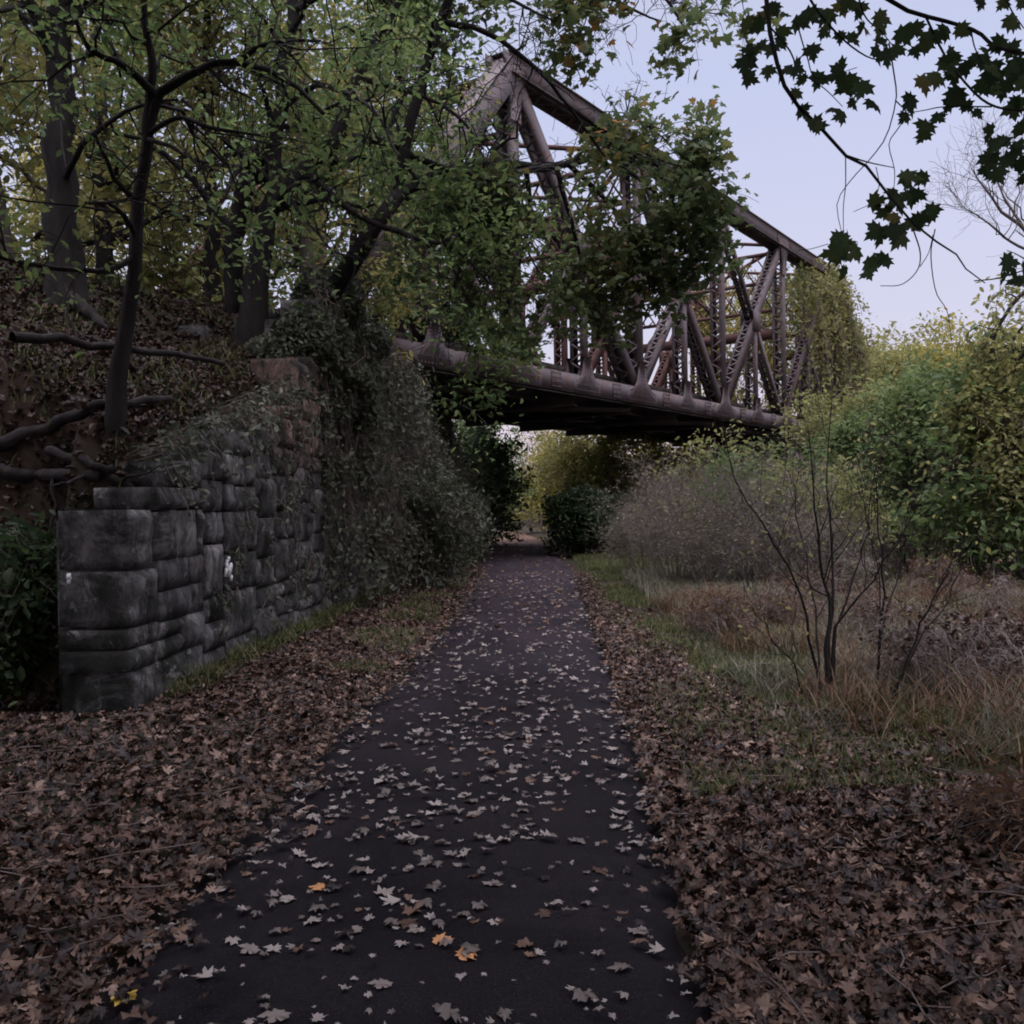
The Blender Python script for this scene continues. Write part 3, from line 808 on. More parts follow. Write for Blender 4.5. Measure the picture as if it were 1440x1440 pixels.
    for i, (px, py, back, lm, lab) in enumerate(spots):
        d = 14 + back; p = at(px, py, d); x, y = p[0], p[1]; z = gz(x, y)
        if p[2] < z: p[2] = z
        base = np.array([x, y, z - .1]); lean = rng.normal(0, .35, 2); H = 8.5 + rng.random() * 3
        if i == 0: lean = np.array([-1.2, 0])
        top = base + [lean[0] * 2, lean[1] * 2, H]
        tr = [base, base + [lean[0] * .5, lean[1] * .5, H * .3], base + [lean[0] * 1.2, lean[1] * 1.2, H * .65], top]
        L = [(tr, .16 + .05 * rng.random(), .04, 1)]
        for k in range(11):
            t = .06 + .085 * k; p0 = base + (top - base) * t; a = rng.random() * 2 * PI; l = 2.9 - 1.6 * t
            L.append(([p0, p0 + [math.cos(a) * l * .5, math.sin(a) * l * .5, .5], p0 + [math.cos(a) * l, math.sin(a) * l, .5 + rng.random() * .6]], .05, .012, .85))
        make_tree('background_tree', lab, 'tree', L, 40 + i, lm, 'bark' if i % 2 else 'bark_grey', n2=8, len2=1.7, n3=7, len3=.9, nl=15, size=.17, jit=.25, t0=.1, clump=.33, group='trees along the rail bank', sides=6)
bank_trees()

# ------------------------------------------------------------------ ivy and undergrowth
def leaf_field(name, parent, mat, pos, size, tmpl, rng, face=(0, 0, 1), spread=1.2, v=None):
    m = MB(); n = len(pos)
    m.stamp(*tmpl, pos, bases(rng, n, face, spread), size * (.6 + .8 * rng.random(n)), rng.random(n) if v is None else v)
    return m.build(name, mat, parent)

def ivy():
    rng = np.random.default_rng(8)
    root = empty('ivy_curtain', (-2.3, 18, 0)); base = np.array([-2.3, 18, 0])
    tag(root, 'curtain of dusty ivy smothering the abutment left of the path', 'ivy')
    # strands rooted at the top spill outward to the path
    N = 900; K = 8
    y = 13.9 + (31 - 13.9) * rng.random(N) ** 1.3
    z0 = 1.2 + 3.9 * rng.random(N) ** .6
    top = np.c_[-2.75 + (y - 13.9) * .015 - .1 * rng.random(N), y, z0]
    s = np.linspace(0, 1, K)
    bulge = (.1 + 1.5 * vnoise(y * .55, z0 * .8, 3) ** 1.5) * sstep(13.6, 16.5, y) + .10
    drop = np.minimum(z0 - .05, .8 + 2.2 * rng.random(N))
    P = top[:, None, :] + np.zeros((N, K, 3))
    P[:, :, 0] += bulge[:, None] * (1 - (1 - s[None]) ** 2) * (1.15 - .45 * (z0 / 5)[:, None])
    P[:, :, 2] -= drop[:, None] * s[None] ** 1.4
    P += np.cumsum(rng.normal(size=P.shape), 1) * .045
    P[:, :, 2] = np.maximum(P[:, :, 2], .04)
    m = MB(); m.tubes(P - base, np.full((N, K), .006) * (1.4 - s[None]), 3); m.build('stem', 'twig', root)
    pos, sz = leaves_on(rng, P, 52, .095, .10, 0.0); kk = vnoise(pos[:, 1] * 1.6, pos[:, 2] * 1.8, 6) > .30 + .12 * rng.random(len(pos)); pos, sz = pos[kk], sz[kk]
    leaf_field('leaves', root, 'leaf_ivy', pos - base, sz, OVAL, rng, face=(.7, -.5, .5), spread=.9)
    # ivy over the crest and the trunk by the wall top
    root = empty('ivy_mound', (-3.4, 13.6, 3.3)); base = np.array([-3.4, 13.6, 3.3])
    tag(root, 'dark ivy mound tumbling over the top corner of the stone wall', 'ivy')
    n = 26000
    a = rng.random(n) * 2 * PI; r = rng.random(n) ** .5
    c = np.array([(-3.3, 14.0, 3.6), (-3.1, 14.7, 4.0), (-3.0, 15.6, 4.4), (-2.9, 15.6, 4.9), (-2.7, 17, 4.5), (-2.6, 14.8, 3.3), (-2.9, 14.2, 4.0)])
    ci = rng.integers(0, len(c), n); d = unit(rng.normal(size=(n, 3))) * (.35 + .65 * rng.random((n, 1)) ** .4) * np.array([.62, .8, .6])
    pos = c[ci] + d
    q = vnoise(pos[:, 0] * 2 + pos[:, 1] * 2, pos[:, 2] * 2.4, 5); pos = pos[q > .3]
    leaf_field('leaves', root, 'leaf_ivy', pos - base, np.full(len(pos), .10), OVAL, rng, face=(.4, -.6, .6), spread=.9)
    m = MB(); k = 60; st = c[rng.integers(0, len(c), k)]; P = st[:, None] + np.cumsum(rng.normal(size=(k, 7, 3)) * .14, 1); P[:, 0, 2] -= .5
    m.tubes(P - base, np.full((k, 7), .009), 4); m.build('stem', 'twig', root)
    for i, (x, y, rx, h, lab) in enumerate([(-1.9, 18.6, .8, 2.2, 'dark leafy bush at the foot of the ivy curtain, nearer one'), (-1.75, 21.5, .85, 2.6, 'dark leafy bush at the foot of the ivy curtain, middle one'), (-1.75, 24.6, .8, 2.4, 'dark leafy bush at the foot of the ivy curtain, by the path edge')]):
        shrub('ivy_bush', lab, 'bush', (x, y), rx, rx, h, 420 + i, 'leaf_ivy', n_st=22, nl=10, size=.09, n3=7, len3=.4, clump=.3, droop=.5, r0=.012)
    # weeds and ivy hanging over the wall top
    root = empty('wall_top_ivy', (-3.2, 10.5, 2.4)); base = np.array([-3.2, 10.5, 2.4]); tag(root, 'ragged weeds and ivy spilling over the sloping top of the stone wall', 'ivy')
    N = 46; y = 8.2 + 5.0 * rng.random(N); z0 = 1.70 + 1.75 * (y - 7.5) / 6.4; P = np.zeros((N, 7, 3)); s = np.linspace(0, 1, 7)
    ln = .18 + .5 * rng.random(N) ** 1.5 * (.4 + (y - 8) / 6)
    P[:, :, 0] = (wall_x(y) - .35)[:, None] + .55 * np.sqrt(s)[None]; P[:, :, 1] = y[:, None]; P[:, :, 2] = z0[:, None] + .12 + .12 * np.sin(s * 3.1)[None] - ln[:, None] * s[None] ** 2
    P += np.cumsum(rng.normal(size=P.shape), 1) * .035
    mm = MB(); mm.tubes(P - base, np.full((N, 7), .005), 3); mm.build('stem', 'twig', root)
    pos, sz = leaves_on(rng, P, 26, .075, .06, 0); leaf_field('leaves', root, 'leaf_ivy', pos - base, sz, OVAL, rng, face=(.8, -.4, .5), spread=.9)
    # small creepers on the wing wall
    root = empty('wall_creeper', (-2.8, 12, 1.5)); base = np.array([-2.8, 12, 1.5])
    tag(root, 'sparse creeper clinging to the face of the stone wing wall', 'ivy')
    N = 60; y = 8.6 + 5.3 * rng.random(N) ** .6; z0 = .2 + 3.0 * rng.random(N) * (y - 6) / 8
    P = np.zeros((N, 7, 3)); P[:, 0] = np.c_[wall_x(y) + .12, y, z0]
    st = rng.normal(size=(N, 7, 3)) * [.012, .12, .10]; st[:, 0] = 0; P = P[:, :1] + np.cumsum(st, 1)
    P[:, :, 0] = wall_x(P[:, :, 1]) + .11; P[:, :, 2] = np.maximum(P[:, :, 2], .05)
    m = MB(); m.tubes(P - base, np.full((N, 7), .006), 3); m.build('stem', 'twig', root)
    pos, sz = leaves_on(rng, P, 14, .07, .035, 0); leaf_field('leaves', root, 'leaf_ivy', pos - base, sz, OVAL, rng, face=(1, -.3, .3), spread=.6)
def shrub(name, label, cat, c, rx, ry, h, seed, leafmat, n_st=16, nl=10, size=.1, n3=7, len3=.5, lean=(0, 0), group=None, stemmat='twig', clump=.3, tmpl=OVAL, droop=.3, r0=.02, low=.1, len2=None, n2=6, face=(0, 0, 1), spread=1.1, vr=(0, 1)):
    """many stems rising from one footing, leafy side shoots"""
    rng = np.random.default_rng(seed)
    c = np.array([c[0], c[1], gz(c[0], c[1])]) if len(c) == 2 else np.asarray(c, float)
    root = empty(name, c); tag(root, label, cat, group)
    a = rng.random(n_st) * 2 * PI; rr = rng.random(n_st) ** .6
    K = 8; s = np.linspace(0, 1, K)
    hh = h * (.42 + .58 * rng.random(n_st) ** .8) * (1 - .2 * rr ** 2)
    foot = np.c_[np.cos(a) * rr * rx * .35, np.sin(a) * rr * ry * .35, np.full(n_st, -.05)]
    tip = np.c_[np.cos(a) * rr * rx + lean[0], np.sin(a) * rr * ry + lean[1], hh]
    P = foot[:, None] * (1 - s[None, :, None]) + tip[:, None] * s[None, :, None]
    P[:, :, 2] = hh[:, None] * (1 - (1 - s[None]) ** 1.5)
    P += np.cumsum(rng.normal(size=P.shape), 1) * .03 * h / 2
    R = r0 * (1 - .7 * s[None]) * (.6 + .7 * rng.random((n_st, 1)))
    m = MB(); m.tubes(P, R, 5)
    Q2, R2 = offshoots(rng, P, R, n2, len2 or h * .34, low, 1, 6, .7, .25, droop); R2 = np.maximum(R2, .0035); m.tubes(Q2, R2, 3)
    Q3, R3 = offshoots(rng, Q2, R2, n3, len3, .1, 1, 4, .7, .1, droop); R3 = np.maximum(R3, .0025); m.tubes(Q3, R3, 3)
    m.build('stem', stemmat, root, smooth=True)
    if nl:
        a1, b1 = leaves_on(rng, Q3, nl, size, size * 1.1); a2, b2 = leaves_on(rng, Q2, nl, size, size * 1.1, .3)
        pos = np.concatenate([a1, a2]); sz = np.concatenate([b1, b2])
        w = pos + c; q = vnoise(w[:, 0] * 1.3 + w[:, 1] * .5, w[:, 2] * 1.4 + w[:, 1] * .3, seed); k = (q > clump * (.5 + rng.random(len(q)))) & (pos[:, 2] > .05)
        pos, sz = pos[k], sz[k]; w = w[k]
        v = np.clip(vr[0] + (vr[1] - vr[0]) * (.6 * rng.random(len(pos)) + .4 * vnoise(w[:, 0] * .8 + w[:, 1], w[:, 2], seed + 7)), 0, 1)
        leaf_field('leaves', root, leafmat, pos, sz, tmpl, rng, face, spread, v)
    return root

ivy()

def P2(px, d):
    p = at(px, 712, d); return (p[0], p[1])

def right_side():
    G1 = 'bushes right of the path'
    # big green bushes, far right
    for i, (px, d, rx, h, lab) in enumerate([
            (1300, 22, 2.2, 4.4, 'mid green bush rising under the gap of open sky'),
            (1390, 19, 2.0, 4.3, 'bright green bush at the right with a dark hollow below'),
            (1465, 17, 2.0, 4.0, 'deep green bush cut by the right edge of the picture'),
            (1235, 27, 2.3, 4.4, 'green bush beside the far end of the bridge'),
            (1350, 27, 2.4, 4.5, 'tall green bush behind the bright green one')]):
        shrub('green_bush', lab, 'bush', P2(px, d), rx, rx * .8, h, 100 + i, ['leaf_bush', 'leaf_bush', 'leaf_green', 'leaf_willow', 'leaf_olive'][i], n_st=24, nl=14, size=.15, n3=8, len3=.7, group=G1, clump=.32, vr=(0, .9))
    # drooping tree at the right edge
    bx, by = P2(1540, 17); b = np.array([bx, by, 0])
    L = [([b, at(1535, 560, 17), at(1520, 420, 17), at(1515, 380, 17), at(1500, 350, 17)], .16, .06, .3),
         ([at(1520, 420, 17), at(1480, 400, 16.8), at(1440, 410, 16.6), at(1400, 470, 16.5), at(1385, 560, 16.5)], .06, .015, 1.5),
         ([at(1525, 460, 17), at(1480, 470, 16.6), at(1430, 510, 16.3), at(1400, 600, 16.2)], .06, .015, 1.6),
         ([at(1515, 390, 17), at(1480, 410, 17.5), at(1445, 450, 18), at(1410, 500, 18)], .05, .015, 1.4),
         ([at(1530, 500, 17), at(1490, 540, 16.5), at(1440, 600, 16.2), at(1420, 660, 16)], .05, .015, 1.4)]
    make_tree('drooping_tree', 'vine draped tree drooping in from the right edge', 'tree', L, 60, 'leaf_willow', n2=12, len2=.95, n3=8, len3=.6, nl=10, size=.12, droop=.8, up=-.1, clump=.25)
    # bare tree against the sky
    bx, by = P2(1530, 26); b = np.array([bx, by, 0])
    L = [([b, at(1525, 560, 26), at(1505, 430, 26), at(1480, 360, 26), at(1440, 322, 26), at(1395, 280, 26), at(1365, 235, 26)], .14, .012, 1.2),
         ([at(1500, 410, 26), at(1480, 330, 26), at(1455, 270, 26), at(1435, 205, 26)], .06, .01, 1.2),
         ([at(1480, 360, 26), at(1430, 345, 25.5), at(1385, 310, 25), at(1352, 290, 25)], .05, .008, 1.2),
         ([at(1440, 322, 26), at(1405, 262, 26.2), at(1392, 200, 26.4)], .04, .008, 1)]
    make_tree('bare_tree', 'leafless fine twigged tree against the sky at the right', 'tree', L, 61, 'leaf_olive', 'bark_grey', n2=12, len2=1.7, n3=7, len3=.9, nl=0, up=.5, droop=-.05, minr=.004, out=.6)
    # vines hanging on the far end of the bridge
    rng = np.random.default_rng(77)
    S4 = 4.1 + 7.22 * 4; SR = S4 + 7.22
    def B(s, w, z): return np.array([AX + DX * s + NX * w, AY + DY * s + NY * w, z])
    base = B(S4 + 3, 0, 9); root = empty('hanging_vine', base); tag(root, 'olive vine hanging in long streamers from the far right corner of the bridge', 'vine')
    N = 1100; K = 9; s = np.linspace(0, 1, K)
    t = rng.random(N) ** .9; st = []
    for k in range(N):
        if k % 8 == 0: q = B(S4 - 5 * rng.random() ** 2.2, -.3 + 1.2 * rng.random(), 13.3 - rng.random() * 1.5)
        elif k % 5 == 1: q = B(S4 - 2 + 6 * rng.random(), 6.9 * rng.random(), 13.2 - 5 * rng.random())
        else: q = B(S4 + 7.22 * t[k], -.35 + .8 * rng.random(), 13.6 - 8.3 * t[k] + .2 * rng.random())
        st.append(q)
    st = np.array(st)
    Ld = np.minimum(st[:, 2] - 1.5, 1.0 + 6.2 * rng.random(N) ** 1.4)
    P = st[:, None] + np.zeros((N, K, 3)); hv = rng.normal(size=(N, 2)) * .5 + np.array([.35, -.45])
    P[:, :, :2] += hv[:, None] * np.sqrt(s)[None, :, None]; P[:, :, 2] += .15 * np.sin(s * PI)[None] - Ld[:, None] * s[None] ** 1.5
    P += np.cumsum(rng.normal(size=P.shape), 1) * .05
    m = MB(); m.tubes(P - base, np.full((N, K), .012), 3); m.build('stem', 'twig', root)
    pos, sz = leaves_on(rng, P, 46, .21, .14, 0)
    w = pos; v = np.clip(.55 * rng.random(len(pos)) + .5 * vnoise(w[:, 0] * .7 + w[:, 1] * .7, w[:, 2] * .5, 2), 0, 1)
    leaf_field('leaves', root, 'leaf_willow', pos - base, sz, OVAL, rng, (.3, -.5, .2), .9, v)
    # yellowing climber inside the end panel
    base = B(S4 - 2.5, 3, 9); root = empty('yellow_vine', base); tag(root, 'yellowing climber inside the last panel of the truss', 'vine')
    N = 90; st = np.array([B(S4 - 4.5 + 5 * rng.random(), 1 + 5.5 * rng.random(), 6 + 7 * rng.random()) for _ in range(N)])
    P = st[:, None] + np.cumsum(rng.normal(size=(N, 7, 3)) * .22, 1)
    m = MB(); m.tubes(P - base, np.full((N, 7), .014), 3); m.build('stem', 'twig', root)
    pos, sz = leaves_on(rng, P, 34, .19, .2, 0); leaf_field('leaves', root, 'leaf_yellow', pos - base, sz, OVAL, rng, (0, 0, 1), 1.2)
    # willowy saplings in front of the bridge end
    for i, (px, d, rx, h, lab) in enumerate([
            (1012, 21, 1.1, 3.1, 'willowy sapling clump rising across the bottom chord of the bridge'),
            (1075, 19, 1.4, 2.8, 'loose olive sapling thicket under the far end of the bridge'),
            (1170, 18, 1.5, 2.4, 'loose green thicket below the hanging vine'),
            (1240, 20, 1.6, 3.6, 'feathery thicket where the vine meets the green bushes'),
            (1110, 25, 1.8, 2.8, 'taller willow growth touching the bridge floor'),
            (1245, 28, 2.0, 5.0, 'tallest willow growth beside the bridge end'),
            (1245, 37, 2.2, 5.6, 'willow growth hiding the foot of the end post')]):
        shrub('sapling_thicket', lab, 'shrub', P2(px, d), rx, rx, h, 120 + i, ['leaf_willow', 'leaf_green', 'leaf_willow', 'leaf_green', 'leaf_brush', 'leaf_willow', 'leaf_willow'][i], n_st=18, nl=4, size=.11, n3=6, len3=.6, clump=.36, group='thickets under the bridge end', droop=.35, tmpl=OVAL, vr=(0, .7))
    # grey twiggy brush along the verge
    for i, (px, d, rx, h, lab) in enumerate([
            (905, 22, 1.1, 1.7, 'grey leafless brush next to the dark round bush'),
            (955, 19, 1.2, 2.3, 'grey twiggy brush beyond the strip of grass'),
            (1010, 17.5, 1.3, 1.6, 'dense grey brush behind the brown grass'),
            (1075, 17, 1.2, 2.5, 'grey brush behind the left stem of the bare shrub'),
            (1140, 16.5, 1.4, 1.4, 'grey brown brush behind the bare shrub'),
            (930, 27, 1.5, 3.0, 'pale brush standing in front of the yellow green trees'),
            (990, 26, 1.6, 2.6, 'tall pale brush under the bridge floor')]):
        shrub('grey_brush', lab, 'shrub', P2(px, d), rx, rx, h, 140 + i, 'leaf_brush', n_st=20, nl=2, size=.055, n3=7, len3=.45, clump=.3, group='grey brush right of the path', droop=.1, r0=.013, n2=8, stemmat='brush_twig')
    # dark round bush by the path, trees beyond the bridge
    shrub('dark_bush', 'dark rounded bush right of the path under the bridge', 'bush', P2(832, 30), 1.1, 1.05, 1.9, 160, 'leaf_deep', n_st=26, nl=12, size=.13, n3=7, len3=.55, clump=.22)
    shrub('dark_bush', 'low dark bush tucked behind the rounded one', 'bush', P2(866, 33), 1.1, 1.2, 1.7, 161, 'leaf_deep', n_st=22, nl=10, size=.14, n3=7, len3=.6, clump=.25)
    GB = 'trees beyond the bridge'
    for i, (px, d, rx, h, lm, lab) in enumerate([
            (815, 44, 2.2, 6.2, 'leaf_olive', 'yellow green tree framed under the bridge, nearest the path'),
            (860, 46, 3.0, 6.0, 'leaf_olive', 'broad yellow green tree under the middle of the bridge'),
            (925, 50, 3.2, 6.4, 'leaf_yellow', 'yellow tinged tree under the right part of the bridge'),
            (985, 56, 3.6, 6.8, 'leaf_yellow', 'pale golden tree seen below the bridge floor'),
            (775, 56, 1.7, 5.2, 'leaf_yellow', 'golden shrubby tree at the bend of the path'),
            (748, 70, 3.2, 8.5, 'leaf_grey', 'bare pinkish tree at the far end of the path'),
            (790, 74, 3.5, 9.5, 'leaf_grey', 'tall bare pinkish tree beyond the bend')]):
        nl = 2 if lm == 'leaf_grey' else 12
        shrub('far_tree', lab, 'tree', P2(px, d), rx, rx, h, 170 + i, lm, n_st=18, nl=nl, size=.20, n3=7, len3=.9, clump=.3, group=GB, r0=.035, low=.08, stemmat='bark_grey')
    for i, (px, d, rx, h, lm, lab) in enumerate([
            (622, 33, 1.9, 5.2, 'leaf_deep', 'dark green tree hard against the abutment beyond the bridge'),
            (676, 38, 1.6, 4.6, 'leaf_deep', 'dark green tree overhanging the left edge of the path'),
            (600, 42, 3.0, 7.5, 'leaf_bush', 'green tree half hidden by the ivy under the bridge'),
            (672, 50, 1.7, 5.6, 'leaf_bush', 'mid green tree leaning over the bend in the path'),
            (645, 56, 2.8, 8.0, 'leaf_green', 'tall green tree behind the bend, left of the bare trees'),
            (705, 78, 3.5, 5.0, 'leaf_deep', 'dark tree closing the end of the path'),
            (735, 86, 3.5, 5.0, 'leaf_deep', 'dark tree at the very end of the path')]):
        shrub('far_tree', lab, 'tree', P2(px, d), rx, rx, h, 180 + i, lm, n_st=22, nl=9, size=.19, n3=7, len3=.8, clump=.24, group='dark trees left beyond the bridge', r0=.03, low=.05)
    # far wood on the right horizon
    for i, (px, d, h, lm, lab) in enumerate([
            (1225, 62, 9.6, 'leaf_willow', 'pale olive tree on the skyline right of the bridge'),
            (1270, 66, 10.6, 'leaf_olive', 'round topped skyline tree with thinning leaves'),
            (1320, 64, 9.9, 'leaf_yellow', 'golden skyline tree in the middle of the gap'),
            (1370, 60, 10, 'leaf_yellow', 'golden brown skyline tree next to the drooping tree'),
            (1425, 58, 11, 'leaf_olive', 'olive skyline tree behind the drooping tree'),
            (1490, 60, 12, 'leaf_olive', 'olive skyline tree at the right edge'),
            (1180, 72, 10, 'leaf_olive', 'skyline tree behind the end post of the bridge'),
            (1100, 84, 10.5, 'leaf_grey', 'pinkish bare tree seen low through the truss'),
            (1020, 90, 10.0, 'leaf_grey', 'pinkish bare tree low behind the middle of the truss'),
            (940, 92, 9.5, 'leaf_grey', 'bare tree low behind the truss, left of the others')]):
        nl = 3 if lm == 'leaf_grey' else 10
        x, y = P2(px, d)
        shrub('skyline_tree', lab, 'tree', (x, y), 4.2, 4.2, h * .76, 200 + i, lm, n_st=20, nl=nl, size=.30, n3=7, len3=1.3, clump=.3, group='trees on the skyline', r0=.06, low=.12, stemmat='bark_grey')
    # understorey low behind the green bushes so no bare horizon shows
    for i, (px, d, lab) in enumerate([(1290, 40, 'dim shrub filling the gap behind the green bushes'), (1400, 38, 'dim shrub behind the bright green bush'), (1160, 46, 'dim shrub behind the willow growth'), (1060, 50, 'dim shrub low under the far bridge end'), (1500, 34, 'dim shrub beyond the right edge bushes')]):
        shrub('far_shrub', lab, 'shrub', P2(px, d), 3.5, 3, 5.2, 230 + i, 'leaf_bush', n_st=22, nl=7, size=.24, n3=7, len3=.9, clump=.25, group='dim shrubs in the distance', r0=.03, low=.05)
right_side()

# ------------------------------------------------------------------ bare multi-stem shrubs in the right foreground
def bare_shrubs():
    def stems(label, base_px, lines, seed, leaf=(8, .035)):
        rng = np.random.default_rng(seed)
        b = on_z(*base_px, 0); b[2] = gz(b[0], b[1]); d = (b - EYE) @ FWD
        root = empty('bare_shrub', b); tag(root, label, 'shrub')
        m = MB(); Ps, Rs = [], []
        for pts, r0, r1, dd in lines:
            n = len(pts); p = np.array([at(x, y, d + dd * i / (n - 1)) for i, (x, y) in enumerate(pts)])
            p[:, 2] = np.maximum(p[:, 2], b[2] - .04)
            q = spline(p, 12) - b; q[1:] += rng.normal(size=(11, 3)) * .012
            r = .58 * (r0 + (r1 - r0) * np.linspace(0, 1, 12)); m.tubes(q, r, 6); Ps.append(q); Rs.append(r)
        P = np.array(Ps); R = np.array(Rs)
        Q2, R2 = offshoots(rng, P, R, 7, .7, .3, 1, 7, .5, .35, -.05, wob=.16); R2 = np.maximum(R2, .0022); m.tubes(Q2, R2, 4)
        Q3, R3 = offshoots(rng, Q2, R2, 4, .30, .2, 1, 5, .55, .2, 0, wob=.16); R3 = np.maximum(R3, .0014); m.tubes(Q3, R3, 3)
        m.build('stem', 'bark', root, smooth=True)
        pos, sz = leaves_on(rng, Q3, 2, .045, .03, .4); k = rng.random(len(pos)) < .5
        leaf_field('leaves', root, 'leaf_willow', pos[k], sz[k], OVAL, rng)
    stems('many stemmed bare shrub standing in the brown grass right of the path', (1160, 992), [
        ([(1160, 992), (1163, 900), (1168, 830), (1150, 760), (1143, 690), (1140, 600)], .030, .007, .2),
        ([(1165, 985), (1170, 890), (1172, 820), (1166, 730), (1160, 660), (1172, 560)], .026, .006, .5),
        ([(1158, 990), (1140, 900), (1132, 850), (1098, 780), (1065, 720), (1030, 670), (1010, 590)], .022, .005, -.3),
        ([(1168, 985), (1172, 905), (1200, 850), (1235, 800), (1270, 750), (1300, 690)], .022, .005, -.2),
        ([(1168, 985), (1176, 890), (1205, 800), (1222, 740), (1230, 650)], .018, .005, .6),
        ([(1150, 985), (1128, 970), (1112, 925), (1080, 890), (1055, 850)], .014, .004, -.4),
        ([(1152, 985), (1150, 900), (1135, 800), (1120, 720), (1118, 640)], .016, .004, .7)], 301)
    stems('thin upright bare shrub just right of the many stemmed one', (1232, 985), [
        ([(1232, 985), (1238, 880), (1242, 820), (1238, 760), (1234, 680), (1246, 590)], .020, .005, .2),
        ([(1232, 985), (1246, 860), (1270, 790), (1290, 730), (1320, 660)], .012, .004, .4),
        ([(1232, 985), (1240, 830), (1216, 720), (1206, 640)], .012, .004, .6)], 302)
    stems('slanting bare shrub leaning right over the dark brush', (1250, 1000), [
        ([(1250, 1000), (1275, 930), (1300, 870), (1320, 820), (1345, 780)], .020, .006, -.2),
        ([(1255, 1000), (1282, 920), (1330, 850), (1350, 800), (1372, 760)], .014, .004, .1)], 303)
bare_shrubs()

